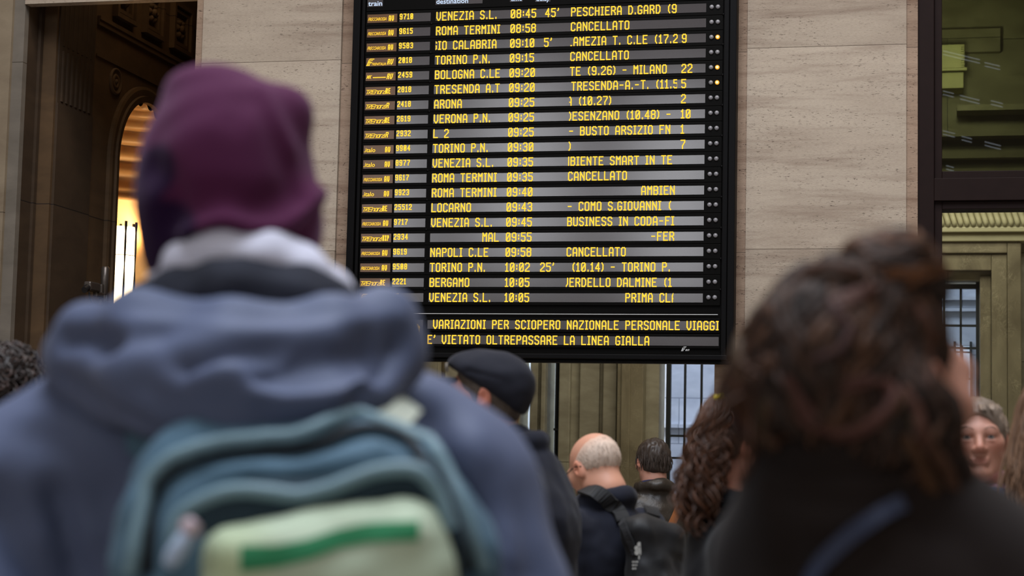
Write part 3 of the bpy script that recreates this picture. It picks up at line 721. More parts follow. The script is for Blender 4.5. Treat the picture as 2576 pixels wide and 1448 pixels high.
ck = MB().box(bx(903, 835), bx(1066, 835), YB, YB+.012, z0-.012, z1_+.012).build('clock_panel', M['board_black'], board, bevel=.0025)
MB().box(bx(906, 835), bx(1063.5, 835), YB-.0025, YB+.004, z0, z1_).build('text_window', M['strip'], ck)
lettering('clock_lettering', ':', bx(1000, 835), z0+.012, .112, ck, M['led'], w=20*PM, th=.013, gap=6*PM)
lettering('clock_lettering', '2', bx(1008, 835), z0+.016, .112, ck, M['led'], w=20*PM, th=.017, gap=6*PM)
lettering('clock_lettering', 'O', bx(1036, 835), z0+.016, .112, ck, M['led'], w=20*PM, th=.017, gap=6*PM)
M['white_print'] = simple('white_print', (215, 215, 215), .5)
zl1 = atY(1723, 882, YB-.031).z
stripe_logo(board, bx(1714, 877), zl1+.001, .028, M['white_print'], YB-.004); soft_text('maker_lettering', 'RFI', bx(1724, 878), bx(1735, 878), zl1+.001, .012, board, M['white_print'], .4, YB-.004)

# ------------------------------------------------------------------ figures: smooth implicit surfaces meshed into one skin
class Field:
    def __init__(s): s.ops = []; s.T = Matrix.Identity(4)
    def _p(s, p): return np.array(s.T @ Vector(p), np.float32)
    def _sc(s): return s.T.to_scale()[0]
    def cap(s, a, b, r1, r2=None, k=.02, sub=False):
        q = s._sc(); s.ops.append(('c', s._p(a), s._p(b), r1*q, (r1 if r2 is None else r2)*q, k*q, sub)); return s
    def chain(s, pts, rs, k=.02):
        rs = rs if hasattr(rs, '__len__') else [rs]*len(pts)
        for i in range(len(pts)-1): s.cap(pts[i], pts[i+1], rs[i], rs[i+1], k)
        return s
    def ell(s, c, r, k=.02, rot=None, sub=False):
        q = s._sc(); R = s.T.to_3x3().normalized()
        if rot is not None: R = R @ Matrix.Rotation(rot[2], 3, 'Z') @ Matrix.Rotation(rot[1], 3, 'Y') @ Matrix.Rotation(rot[0], 3, 'X')
        s.ops.append(('e', s._p(c), np.array(R, np.float32), np.array(r, np.float32)*q, k*q, sub)); return s
    def box(s, c, r, rad, k=.02, rot=None, sub=False):
        q = s._sc(); R = s.T.to_3x3().normalized()
        if rot is not None: R = R @ Matrix.Rotation(rot[2], 3, 'Z') @ Matrix.Rotation(rot[1], 3, 'Y') @ Matrix.Rotation(rot[0], 3, 'X')
        s.ops.append(('b', s._p(c), np.array(R, np.float32), np.array(r, np.float32)*q, k*q, sub, rad*q)); return s
    def bounds(s, o):
        if o[0] == 'c':
            m = max(o[3], o[4]); return np.minimum(o[1], o[2]) - m, np.maximum(o[1], o[2]) + m
        e = np.abs(o[2]) @ o[3]; return o[1]-e, o[1]+e
    def mesh(s, h):
        bb = [s.bounds(o) for o in s.ops if not o[6 if o[0] == 'c' else 5]]
        pad = 4*h + .35*max(o[5] if o[0] == 'c' else o[4] for o in s.ops)
        lo = np.min([b[0] for b in bb], 0) - pad; hi = np.max([b[1] for b in bb], 0) + pad
        n = np.ceil((hi-lo)/h).astype(int) + 1
        ax = [lo[i] + h*np.arange(n[i], dtype=np.float32) for i in range(3)]
        Dg = np.full(n, .5, np.float32)
        for o in s.ops:
            b0, b1 = s.bounds(o); k = o[5] if o[0] == 'c' else o[4]; mg = max(2.5*k, 4*h)
            i0 = np.maximum(np.floor((b0-mg-lo)/h).astype(int), 0); i1 = np.minimum(np.ceil((b1+mg-lo)/h).astype(int)+1, n)
            sl = tuple(slice(i0[i], i1[i]) for i in range(3))
            X = np.stack(np.meshgrid(*[ax[i][sl[i]] for i in range(3)], indexing='ij'), -1)
            if o[0] == 'c':
                a, b_ = o[1], o[2]; d = b_-a; L = float(d @ d)
                t = np.clip(((X-a) @ d)/max(L, 1e-9), 0, 1)
                dd = np.linalg.norm(X - a - t[..., None]*d, axis=-1) - (o[3] + (o[4]-o[3])*t); sub = o[6]
            elif o[0] == 'e':
                q = (X - o[1]) @ o[2]; r = o[3]
                k0 = np.linalg.norm(q/r, axis=-1); k1 = np.linalg.norm(q/(r*r), axis=-1)
                dd = k0*(k0-1)/np.maximum(k1, 1e-6); sub = o[5]
            else:
                q = np.abs((X - o[1]) @ o[2]) - (o[3] - o[6])
                dd = np.linalg.norm(np.maximum(q, 0), axis=-1) + np.minimum(q.max(-1), 0) - o[6]; sub = o[5]
            A = Dg[sl]; k = max(k, 1e-5)
            if sub:
                hh = np.clip(.5 - .5*(dd + A)/k, 0, 1); Dg[sl] = A*(1-hh) - dd*hh + k*hh*(1-hh)
            else:
                hh = np.clip(.5 + .5*(A - dd)/k, 0, 1); Dg[sl] = A*(1-hh) + dd*hh - k*hh*(1-hh)
        return nets(Dg, ax, lo, h)
def nets(Dg, ax, lo, h):
    s = Dg < 0; n = np.array(Dg.shape)
    corners = [(i, j, k) for i in (0, 1) for j in (0, 1) for k in (0, 1)]
    def sh(a, c): return a[c[0]:n[0]-1+c[0], c[1]:n[1]-1+c[1], c[2]:n[2]-1+c[2]]
    cnt = sum(sh(s, c).astype(np.int8) for c in corners); act = (cnt > 0) & (cnt < 8)
    idx = np.argwhere(act); m = len(idx); vid = np.full(act.shape, -1, np.int64); vid[act] = np.arange(m)
    acc = np.zeros((m, 3), np.float32); num = np.zeros(m, np.float32)
    val = {c: Dg[idx[:, 0]+c[0], idx[:, 1]+c[1], idx[:, 2]+c[2]] for c in corners}
    for a in corners:
        for axis in range(3):
            if a[axis]: continue
            b = list(a); b[axis] = 1; b = tuple(b); va, vb = val[a], val[b]
            cr = (va < 0) != (vb < 0); t = np.where(cr, va/np.where(cr, va-vb, 1), 0)
            p = np.tile(np.array(a, np.float32), (m, 1)); p[:, axis] += t
            acc += p*cr[:, None]; num += cr
    V = lo + h*(idx + acc/num[:, None]); quads = []
    for axis in range(3):
        a0 = [slice(None)]*3; a1 = [slice(None)]*3; a0[axis] = slice(0, -1); a1[axis] = slice(1, None)
        s0, s1 = s[tuple(a0)], s[tuple(a1)]; e = np.argwhere(s0 != s1)
        u, w = [(1, 2), (2, 0), (0, 1)][axis]
        e = e[(e[:, u] > 0) & (e[:, w] > 0)]
        if not len(e): continue
        fl = s0[e[:, 0], e[:, 1], e[:, 2]]
        def cell(du, dw):
            q = e.copy(); q[:, u] -= du; q[:, w] -= dw; return vid[q[:, 0], q[:, 1], q[:, 2]]
        qd = np.stack([cell(1, 1), cell(0, 1), cell(0, 0), cell(1, 0)], 1)
        qd[~fl] = qd[~fl][:, ::-1]; quads.append(qd)
    Q = np.concatenate(quads); Q = Q[(Q >= 0).all(1)]
    return V.astype(np.float64), Q
def vnormals(V, Q):
    a = V[Q[:, 2]] - V[Q[:, 0]]; b = V[Q[:, 3]] - V[Q[:, 1]]; fn = np.cross(a, b)
    Nn = np.zeros_like(V)
    for i in range(4): np.add.at(Nn, Q[:, i], fn)
    return Nn/np.maximum(np.linalg.norm(Nn, axis=1)[:, None], 1e-12)
def relax(V, Q, it=1, w=.5):
    for _ in range(it):
        acc = np.zeros_like(V); c = np.zeros(len(V))
        for i in range(4):
            np.add.at(acc, Q[:, i], V[Q[:, (i+1) % 4]]); np.add.at(c, Q[:, i], 1)
            np.add.at(acc, Q[:, i], V[Q[:, (i-1) % 4]]); np.add.at(c, Q[:, i], 1)
        V = V*(1-w) + w*acc/np.maximum(c, 1)[:, None]
    return V
def pdist(V, pts):
    best = np.full(len(V), 1e9); pts = [np.array(p, float) for p in pts]
    for a, b in zip(pts[:-1], pts[1:]):
        d = b-a; t = np.clip(((V-a) @ d)/max(d @ d, 1e-12), 0, 1)
        best = np.minimum(best, np.linalg.norm(V - a - t[:, None]*d, axis=1))
    return best
def fold(V, Q, pts, depth, width):      # a ridge (depth > 0) or a crease (depth < 0) along a line
    Nn = vnormals(V, Q); return V + Nn*(depth*np.exp(-(pdist(V, pts)/width)**2))[:, None]
def rumple(V, Q, amp, scale, seed=0, stretch=(1, 1, 1)):
    Nn = vnormals(V, Q); st = np.array(stretch)*scale
    f = np.array([mnoise.noise(Vector(tuple(p*st)) + Vector((seed*7.3, seed*3.1, seed))) for p in V])
    return V + Nn*(amp*f)[:, None]
def put(name, VQ, mat, parent, col=None):
    V, Q = VQ; me = bpy.data.meshes.new(name); me.from_pydata(V.tolist(), [], Q.tolist())
    me.polygons.foreach_set('use_smooth', [True]*len(me.polygons)); me.materials.append(mat)
    if col is not None:
        at = me.color_attributes.new('tone', 'FLOAT_COLOR', 'POINT')
        at.data.foreach_set('color', np.concatenate([col, np.ones((len(V), 1))], 1).astype(np.float32).ravel())
    me.update(); o = bpy.data.objects.new(name, me); C.objects.link(o); o.parent = parent; return o
def merge(parts):
    Vs, Qs, o = [], [], 0
    for V, Q in parts: Vs.append(V); Qs.append(Q + o); o += len(V)
    return np.concatenate(Vs), np.concatenate(Qs)
class Locks:                            # tapering strands gathered in one mesh
    def __init__(s): s.V = []; s.Q = []; s.c = []; s.n = 0
    def add(s, pts, r, col, n=6, flat=.6):
        pts = np.array(pts, float); m = len(pts); rs = np.array(r) if hasattr(r, '__len__') else r*np.sin(np.linspace(.35, PI-.12, m))**.6
        t = np.gradient(pts, axis=0); t /= np.maximum(np.linalg.norm(t, axis=1)[:, None], 1e-9)
        up = np.array([0.31, -.9, .25]); a = np.cross(t, up); a /= np.maximum(np.linalg.norm(a, axis=1)[:, None], 1e-9); b = np.cross(a, t)
        an = 2*PI*np.arange(n)/n
        ring = pts[:, None] + rs[:, None, None]*(a[:, None]*np.cos(an)[None, :, None] + flat*b[:, None]*np.sin(an)[None, :, None])
        o = s.n; s.V.append(ring.reshape(-1, 3)); s.n += m*n
        i = np.arange(m-1)[:, None]*n + o; k = np.arange(n)[None]
        q = np.stack([i+k, i+(k+1) % n, i+n+(k+1) % n, i+n+k], -1).reshape(-1, 4); s.Q.append(q)
        s.c.append(np.tile(np.array(col, float), (m*n, 1)))
    def get(s): return np.concatenate(s.V), np.concatenate(s.Q), np.concatenate(s.c)

def cloth(name, rgb, rough=.85, var=.10, bump=.25, bs=500, sheen=.06, spec=.2, vs=14):
    g = N(name); c = lin(rgb); f = g.noise(vs, 4, .6)
    g.base(g.ramp(f, [(.3, tuple(x*(1-var) for x in c)), (.7, tuple(min(1, x*(1+var)) for x in c))]))
    g.rough(rough, spec); g.b.inputs['Sheen Weight'].default_value = sheen; g.bump(g.noise(bs, 2), bump, .001); return g.m
def toned(name, rgb, rough=.6, spec=.3, streak=0, sss=0, bump=.1, bs=300):
    g = N(name); at = g.n('ShaderNodeAttribute', attribute_name='tone')
    col = g.mix(1.0, lin(rgb), at.outputs['Color'], 'MULTIPLY')
    if streak: col = g.mix(streak, col, g.ramp(g.noise(60, 3, .6, g.mapping((3, 3, .25))), [(.3, (.45, .45, .45)), (.7, (1.35, 1.3, 1.25))]), 'MULTIPLY')
    g.base(col); g.rough(rough, spec); g.bump(g.noise(bs, 2), bump, .001)
    if sss:
        g.b.inputs['Subsurface Weight'].default_value = sss; g.b.inputs['Subsurface Radius'].default_value = (.008, .003, .0015); g.b.inputs['Subsurface Scale'].default_value = 1.0
    return g.m

def head(f, male=True, ears=True, jaw=1.0):
    f.ell((0, -.014, .030), (.076, .096, .086), .02)
    f.ell((0, .026, -.030), (.058*jaw, .062, .080), .03)
    for sx in (-1, 1):
        f.cap((sx*.050*jaw, -.005, -.055), (sx*.016, .062, -.100), .019, .016, .03)
        f.ell((sx*.047, .056, -.014), (.022, .022, .018), .03)
    f.ell((0, .074, -.100), (.021, .016, .015), .025)
    f.cap((-.040, .076, .020), (.040, .076, .020), .013, k=.022)
    for sx in (-1, 1): f.ell((sx*.032, .094, .002), (.017, .014, .0085), .012, sub=True)
    for sx in (-1, 1):
        f.ell((sx*.032, .0815, .0100), (.0165, .0085, .0062), .006); f.ell((sx*.032, .0795, -.0085), (.015, .008, .005), .006)
    f.cap((0, .086, .012), (0, .107, -.030), .0075, .0125, .012)
    for sx in (-1, 1): f.ell((sx*.0125, .094, -.034), (.0085, .011, .0075), .008)
    f.cap((-.019, .086, -.0605), (.019, .086, -.0605), .0062, k=.010); f.cap((-.016, .086, -.0705), (.016, .086, -.0705), .0072, k=.010)
    for sx in (-1, 1): f.cap((0, .095, -.0655), (sx*.024, .086, -.0672), .0022, .0016, .004, sub=True)
    if ears:
        for sx in (-1, 1):
            f.ell((sx*.079, -.012, -.004), (.010, .021, .033), .008, rot=(-.18, 0, sx*-.35))
            f.ell((sx*.087, -.006, .002), (.006, .011, .018), .006, rot=(-.18, 0, sx*-.35), sub=True)
    f.cap((0, -.020, -.04), (0, -.030, -.095), .054, .054, .03)
def face_tone(V, T, s=1.0):              # lips, cheeks and brows are redder or darker skin
    Ti = np.array(T.inverted()); L = V @ Ti[:3, :3].T + Ti[:3, 3]
    c = np.ones((len(V), 3))
    def spot(p, r, col, w):
        d = np.exp(-(((L - np.array(p))/np.array(r))**2).sum(1))[:, None]*w; c[:] = c*(1-d) + np.array(col)*d
    for sx in (-1, 1): spot((sx*.045, .07, -.025), (.022, .03, .02), (1.02, .80, .76), .7)
    spot((0, .11, -.03), (.015, .02, .014), (1.02, .78, .74), .6)
    for z in (-.061, -.070): spot((0, .095, z), (.019, .02, .0045), (.85, .52, .50), .85)
    for sx in (-1, 1): spot((sx*.085, -.01, 0), (.014, .03, .04), (1.05, .76, .70), .7)
    return c
SKINS = {}
def skin(rgb):
    if rgb not in SKINS: SKINS[rgb] = toned('skin', rgb, .48, .35, 0, .12, .05, 260)
    return SKINS[rgb]

def person(name, label, px, py, d, yaw=0, htop=None, headrot=(0, 0, 0), headoff=(0, 0), skin_rgb=(196, 150, 128), coat_m=None, trouser_m=None, coat_len=.80, collar=.06, h=.006, bulk=1.0, jaw=1.0, arms=None, coat=True, hs=1.0, group=None, rumple_amp=.010, shoes_m=None, neck=.165, face_folds=None):
    """px, py: the picture place of the head's middle, d: how far ahead; yaw: turn to the left from looking away from the camera."""
    hc = P(px, py, d); base = Rv*hc.x + Fh*hc.y; base = base - Matrix.Rotation(YAW+yaw, 3, 'Z') @ Vector((headoff[0], headoff[1], 0))
    root = thing(name, label, 'person', (base.x, base.y, 0), YAW + yaw, group)
    zc = hc.z; s = (zc + .115 - .0)/1.75 if htop is None else htop
    HT = Matrix.Translation((headoff[0], headoff[1], zc)) @ Matrix.Rotation(headrot[2], 4, 'Z') @ Matrix.Rotation(headrot[0], 4, 'X') @ Matrix.Rotation(headrot[1], 4, 'Y') @ Matrix.Scale(hs, 4)
    f = Field(); f.T = HT; head(f, jaw=jaw)
    zn = zc - neck                        # base of the neck
    f.T = Matrix.Identity(4); k = .04; zs = zn - .025
    f.chain([HT @ Vector((0, -.028, -.085)), (headoff[0]*.4, -.02+headoff[1]*.4, zn+.01), (0, -.02, zs-.03)], [.054, .056, .07], .04)
    f.ell((0, 0, zs-.16*s), (.155*bulk, .10*bulk, .17*s), k).ell((0, 0, zs-.34*s), (.135*bulk, .092*bulk, .16*s), k).ell((0, -.005, zs-.49*s), (.15*bulk, .10*bulk, .12*s), k)
    zk, za, zh = .285*zs, .085, zs - .50*s
    sh = .175*bulk
    A = arms or [((sh, -.005, zs-.045), (sh+.045, -.03, zs-.33*s), (sh+.03, .05, zs-.57*s)), ((-sh, -.005, zs-.045), (-sh-.045, -.03, zs-.33*s), (-sh-.03, .05, zs-.57*s))]
    for a, e, w in A:
        f.cap((0, -.01, zs-.04), a, .05, .05, .04).chain([a, e, w], [.046, .038, .027], .02)
    for sx in (-1, 1):
        f.chain([(sx*.09, 0, zh), (sx*.095, .015, zk), (sx*.095, -.01, za)], [.078, .053, .037], .03)
        f.cap((sx*.095, -.03, .045), (sx*.105, .14, .032), .036, .026, .03)
    body = [f.mesh(h)]
    for a, e, w in A:                     # hands with five bent fingers
        q = Field(); ev = (Vector(w)-Vector(e)).normalized(); sx = 1 if w[0] > 0 else -1
        w = Vector(w); fo = Vector((0, 1, 0)) - ev*ev.y; fo.normalize(); inw = Vector((-sx, 0, 0)); inw -= ev*inw.dot(ev); inw.normalize()
        pc = w + ev*.05
        q.cap(w - ev*.03, w + ev*.02, .026, .024, .02)
        for j in range(4): q.cap(w + ev*.012 + fo*(.012-.010*j), w + ev*.085 + fo*(.029-.0195*j), .015, .0115, .012)
        for j, L in enumerate((.068, .077, .072, .056)):
            b0 = w + ev*.085 + fo*(.029-.0195*j); b1 = b0 + ev*L*.5 + inw*.006; b2 = b1 + ev*L*.32 + inw*.016; b3 = b2 + ev*L*.2 + inw*.016
            q.chain([b0, b1, b2, b3], [.0095, .0088, .008, .007], .003)
        t0 = w + ev*.03 + fo*.022; t1 = t0 + fo*.022 + ev*.03 + inw*.014; t2 = t1 + ev*.032 + inw*.006
        q.chain([t0, t1, t2], [.013, .0105, .008], .006); body.append(q.mesh(.004))
    V, Q = merge(body)
    for pl_, dp_, w_ in (face_folds or []): V = fold(V, Q, [HT @ Vector(p) for p in pl_], dp_, w_)
    tone = face_tone(V, HT)
    put('body', (V, Q), skin(skin_rgb), root, tone)
    info = dict(body_V=V, root=root, HT=HT, zc=zc, zn=zn, zs=zs, zh=zh, s=s, A=A, sh=sh, headoff=headoff, base=hc)
    # trousers and shoes
    tf = Field()
    tf.ell((0, -.005, zh+.03), (.162*bulk, .115*bulk, .13), .03)
    for sx in (-1, 1): tf.chain([(sx*.09, 0, zh), (sx*.098, .012, zk), (sx*.098, -.012, .10)], [.095, .075, .068], .03)
    put('trousers', tf.mesh(.012), trouser_m, root)
    for sx in (-1, 1):
        q = Field(); q.chain([(sx*.097, -.045, .05), (sx*.10, .03, .045), (sx*.106, .155, .036)], [.047, .046, .036], .03).cap((sx*.097, -.02, .05), (sx*.097, -.018, .12), .045, .045, .03)
        q.box((sx*.10, .05, .012), (.048, .135, .014), .01, .01)
        put('shoe', q.mesh(.008), shoes_m, root)
    if coat:
        c = Field(); t = .028
        c.ell((0, -.005, zs-.15*s), (.175*bulk+.01, .115*bulk+t*.6, .18*s), .05).ell((0, 0, zs-.36*s), (.16*bulk+t*.6, .105*bulk+t, .20*s), .06)
        zb = zs - coat_len
        c.chain([(-.06, 0, zs-.42*s), (-.075, .0, zb+.12)], [.125*bulk, .115*bulk], .06).chain([(.06, 0, zs-.42*s), (.075, 0, zb+.12)], [.125*bulk, .115*bulk], .06)
        for a, e, w in A:
            w2 = tuple(np.array(e)*.12 + np.array(w)*.88)
            c.cap((0, -.015, zs-.035), a, .062, .070, .05).chain([a, e, w2], [.072, .060, .046], .03)
        c.chain([(headoff[0]*.5, -.03+headoff[1]*.5, zn+.02), (0, -.02, zs-.03)], [.074, .095], .05)
        if collar:
            for i in range(14):
                a0, a1 = -.35*PI + i*1.7*PI/14 + PI*.0, -.35*PI + (i+1)*1.7*PI/14
                r0 = .072
                def cp(a_): return (headoff[0]*.55 + r0*math.cos(a_+PI*1.0), -.030+headoff[1]*.5 + r0*math.sin(a_+PI*1.0)*1.0, zn+.03 + .018*math.sin(a_))
                c.cap(cp(a0), cp(a1), collar*.42, k=.012); 
        V, Q = c.mesh(.009); V = relax(V, Q, 1, .5); V = rumple(V, Q, rumple_amp, 9, hash(px) % 9, (1, 1, .6)); V = rumple(V, Q, rumple_amp*.4, 24, 3)
        info['coat_VQ'] = (V, Q); info['coat'] = put('coat', (V, Q), coat_m, root)
    return info
def eyes(info, rgb=(70, 80, 80), gaze=(0, 0)):
    HT = info['HT']; wm = info.setdefault('eye_m', simple('eye_white', (150, 140, 134), .2)); im = simple('iris', rgb, .1); dm = simple('pupil', (8, 8, 8), .08)
    for sx in (-1, 1):
        c = Vector((sx*.032, .0762, .002))
        def sph(r, off, nm, m, par, sq=1):
            b_ = MB(); prof = [(r*math.sin(t), r*math.cos(t)*sq) for t in [PI*k/12 for k in range(13)]]
            b_.lathe(prof, (0, 0, 0), 20, axis='y'); b_.v = [tuple(HT @ (c + Vector(off) + Vector(p))) for p in b_.v]
            return b_.build(nm, m, None, smooth=True)
        e = sph(.0118, (0, 0, 0), 'eye', wm, None); e.parent = info['root']
        i = sph(.0058, (gaze[0], .0092, gaze[1]), 'iris', im, None, .55); i.parent = e
        p_ = sph(.0027, (gaze[0], .0118, gaze[1]), 'pupil', dm, None, .4); p_.parent = e
def shell(info, thick=.008, front=.045, low=-.05, extra=None, h=.005, amp=.004, face_cut=None):
    """a close cap of hair over the skull, in the head's frame"""
    f = Field(); f.T = info['HT']; t = thick
    f.ell((0, -.016, .032), (.076+t, .096+t, .086+t), .01)
    f.ell((0, -.055, -.03), (.058+t*.6, .045+t*.4, .055), .03)
    if extra: extra(f)
    f.ell((0, .115, -.045), (.085, .075, .105), .012, sub=True) if face_cut is None else face_cut(f)
    for sx in (-1, 1): f.ell((sx*.088, -.004, -.035), (.022, .026, .045), .008, sub=True)
    f.ell((0, 0, -.16), (.2, .2, .16+low+.02), .015, sub=True)
    V, Q = f.mesh(h); V = rumple(V, Q, amp, 60, 2, (1, 1, .5)); return V, Q
def along(info, pts): return [info['HT'] @ Vector(p) for p in pts]
from mathutils.bvhtree import BVHTree
class Frame:
    def __init__(s, root): s.m = Matrix.Translation(root.location) @ Matrix.Rotation(root.rotation_euler[2], 4, 'Z'); s.i = s.m.inverted()
    def q(s, px, py, d):
        p = P(px, py, d); w = Rv*p.x + Fh*p.y; w.z = p.z; return s.i @ w
    def cast(s, bvh, px, py, off=0.0):
        o = s.i @ CAM; d = (s.i.to_3x3() @ ray(px, py)).normalized(); h_ = bvh.ray_cast(o, d)
        if h_[0] is None: return None, None
        n = h_[1].normalized()
        if n.dot(d) > 0: n = -n
        return h_[0] + n*off, n
def bvh_of(VQ): return BVHTree.FromPolygons([tuple(v) for v in VQ[0]], [tuple(int(i) for i in q) for q in VQ[1]])
def smooth_line(pts, n=40):
    pts = [np.array(p, float) for p in pts]; pts = [2*pts[0]-pts[1]] + pts + [2*pts[-1]-pts[-2]]; out = []; m = len(pts)-3
    for k in range(n+1):
        u = k*m/n; i = min(int(u), m-1); t = u-i; a, b_, c_, d_ = pts[i:i+4]
        out.append(.5*(2*b_ + (c_-a)*t + (2*a-5*b_+4*c_-d_)*t*t + (3*b_-a-3*c_+d_)*t**3))
    return out
def casts(fr, bvh, line, off=0.0, n=40):
    out = [fr.cast(bvh, p[0], p[1], off) for p in smooth_line(line, n)]
    out = [o for o in out if o[0] is not None]; return [o[0] for o in out], [o[1] for o in out]


def pre_local(px, py, d, yaw, pts):      # picture places in the frame a person is about to be given
    h0 = P(px, py, d); R2 = Matrix.Rotation(-yaw, 3, 'Z'); out = []
    for p in pts: v = P(*p); out.append(tuple(R2 @ Vector((v.x-h0.x, v.y-h0.y, 0)) + Vector((0, 0, v.z))))
    return tuple(out)

M['navy_wool'] = cloth('navy_wool', (27, 29, 40), .9, .12)
M['black_cloth'] = cloth('black_cloth', (22, 22, 25), .88, .12)
M['dark_trousers'] = cloth('dark_trousers', (30, 30, 36))
M['shoe_leather'] = simple('shoe_leather', (28, 24, 22), .4)
M['cap_cloth'] = cloth('cap_cloth', (34, 35, 44), .85, .08)
M['leather'] = simple('black_brown_leather', (44, 37, 30), .45, .2, 10, .35, 90, spec=.35)
M['tan_leather'] = simple('tan_leather', (140, 84, 46), .5, .06, 20)
M['nylon'] = cloth('black_nylon', (20, 20, 22), .6, .1, .2, 700, .05, .35)
M['print'] = simple('pale_print', (205, 205, 200), .7)
PK = dict(trouser_m=M['dark_trousers'], shoes_m=M['shoe_leather'])
def at_local(info, px, py, d):           # picture place -> the person's own frame
    p = P(px, py, d); w = Rv*p.x + Fh*p.y; w.z = p.z
    r = info['root']; m = Matrix.Translation(r.location) @ Matrix.Rotation(r.rotation_euler[2], 4, 'Z'); return m.inverted() @ w
R_ = math.radians

# ---- man in a flat dark cap, facing left
i1 = person('person', 'man in dark cap and dark jacket facing left, beside the hooded backpacker\'s right shoulder', 1216, 1000, 5.0, R_(84), headrot=(R_(9), 0, 0), skin_rgb=(190, 128, 106), coat_m=M['navy_wool'], bulk=1.3, coat_len=.72, headoff=(0, .10), **PK)
i1_hair = shell(i1, .006, low=-.055, amp=.002); put('hair', (i1_hair[0], i1_hair[1]), toned('grey_brown_hair', (84, 74, 66), .6, .3, .5), i1['root'], np.ones((len(i1_hair[0]), 3)))
f = Field(); f.T = i1['HT']
f.ell((0, -.022, .052), (.092, .114, .080), .02).ell((0, .045, .066), (.080, .07, .054), .03).ell((0, -.075, .005), (.072, .05, .06), .03)
f.box((0, 0, -.10), (.3, .3, .112), .005, .012, sub=True, rot=(R_(24), 0, 0))
V, Q = f.mesh(.005); V = fold(V, Q, along(i1, [(-.1, -.06, .055), (-.09, .04, .062), (0, .1, .05), (.09, .04, .062), (.1, -.06, .055)]), -.004, .008); V = rumple(V, Q, .005, 22, 4)
capo = put('cap', (V, Q), M['cap_cloth'], i1['root'])
f = Field(); f.T = i1['HT']; f.ell((0, .105, .028), (.068, .075, .010), .01, rot=(R_(-10), 0, 0)); f.box((0, .02, .03), (.1, .052, .1), .01, .005, sub=True)
o = put('brim', f.mesh(.004), M['cap_cloth'], capo)
b = MB(); c_ = along(i1, [(-.045, .108, .062)])[0]; b.lathe([(0, .003), (.012, .002), (.013, -.004)], (0, 0, 0), 14, axis='y'); b.v = [tuple(c_ + Vector(p)) for p in b.v]
o = b.build('badge', simple('dull_badge', (120, 112, 104), .6), None, smooth=True); o.parent = capo; o['label'] = 'pale round badge'

# ---- bald man with glasses, dark coat and black rucksack
BR = (R_(-26), R_(-3), 0)
i2 = person('person', 'bald man with glasses, head bowed, in dark coat, facing away under the board', 1496, 1180, 6.2, R_(36), headrot=BR, skin_rgb=(206, 150, 124), coat_m=M['navy_wool'], bulk=.98, coat_len=.85, headoff=(0, .06), collar=.075, neck=.135, **PK)
f = Field(); f.T = i2['HT']; f.ell((0, -.016, .028), (.0785, .0985, .084), .01)
f.ell((0, .035, .09), (.115, .125, .085), .012, sub=True, rot=(R_(-30), 0, 0)); f.ell((0, .10, -.02), (.2, .085, .2), .01, sub=True); f.ell((0, 0, -.16), (.2, .2, .11), .012, sub=True)
for sx in (-1, 1): f.ell((sx*.088, -.004, -.03), (.022, .026, .04), .008, sub=True)
V, Q = f.mesh(.004); V = rumple(V, Q, .002, 60, 2, (1, 1, .4))
Ti = np.array(i2['HT'].inverted()); Lz = V @ Ti[:3, :3].T + Ti[:3, 3]; w = np.clip((.085 - Lz[:, 2] - .25*(Lz[:, 1]+.05))/.06, 0, 1)[:, None]
tone = (1-w)*np.array([.98, .74, .66]) + w*np.array([1.08, 1.06, 1.04])
Lk = Locks(); rnd = random.Random(5)
for k in range(700):
    j = rnd.randrange(len(V)); 
    if w[j, 0] < .25: continue
    p0 = Vector(Lz[j]); dr = Vector((rnd.uniform(-.3, .3), -.25 + rnd.uniform(-.2, .2), -1)).normalized(); nr = Vector((p0.x, p0.y+.016, p0.z-.03)).normalized()
    dr = (dr - nr*dr.dot(nr)).normalized(); c_ = rnd.uniform(.75, 1.2); Lk.add(along(i2, [p0 - nr*.001, p0 + dr*.007 + nr*.0012, p0 + dr*.014 + nr*.001]), .0010, (c_, c_*.99, c_*.97), 4)
a = Lk.get(); V2, Q2 = merge([(V, Q), (a[0], a[1])])
put('hair', (V2, Q2), toned('white_cropped_hair', (206, 186, 170), .6, .3, .2), i2['root'], np.concatenate([tone, a[2]]))
gm = simple('dark_spectacle_rim', (36, 28, 26), .3)
b = MB()
for sx in (-1, 1):
    b.tube(along(i2, [(sx*.081, -.03, .000), (sx*.083, .0, .012), (sx*.078, .06, .010), (sx*.066, .098, .008)]), .0021, 6)
    b.tube(along(i2, [(sx*.033 + .026*math.cos(a), .102 - abs(math.cos(a)+sx*-0)*.004, -.002 + .020*math.sin(a)) for a in [2*PI*k/20 for k in range(21)]]), .0016, 6)
b.tube(along(i2, [(-.008, .104, .004), (0, .107, .007), (.008, .104, .004)]), .0016, 6)
o = b.build('spectacles', gm, None); o.parent = i2['root']
# strap and rucksack (worn, a thing of its own)
def L2(px, py, d): return at_local(i2, px, py, d)
rk = thing('rucksack', 'black rucksack with white tree print, slung on the bald man\'s back', 'backpack', i2['root'].location, YAW + R_(36))
rk['category'] = 'backpack'
zs = i2['zs']
f = Field(); f.box((.02, -.225, zs-.22), (.105, .06, .225), .055, .02, rot=(R_(-5), R_(9), 0)).ell((.015, -.265, zs-.26), (.085, .055, .15), .04).ell((-.02, -.20, zs-.03), (.05, .05, .04), .05)
V, Q = f.mesh(.007); V = rumple(V, Q, .016, 9, 5); V = rumple(V, Q, .006, 22, 3); V = fold(V, Q, [(-.1, -.27, zs-.12), (.02, -.31, zs-.10), (.12, -.27, zs-.13)], -.010, .012); V = fold(V, Q, [(-.04, -.28, zs-.0), (.05, -.33, zs-.3)], .008, .02)
fr2 = Frame(rk); bk = bvh_of((V, Q)); bcoat = bvh_of(i2['coat_VQ'])
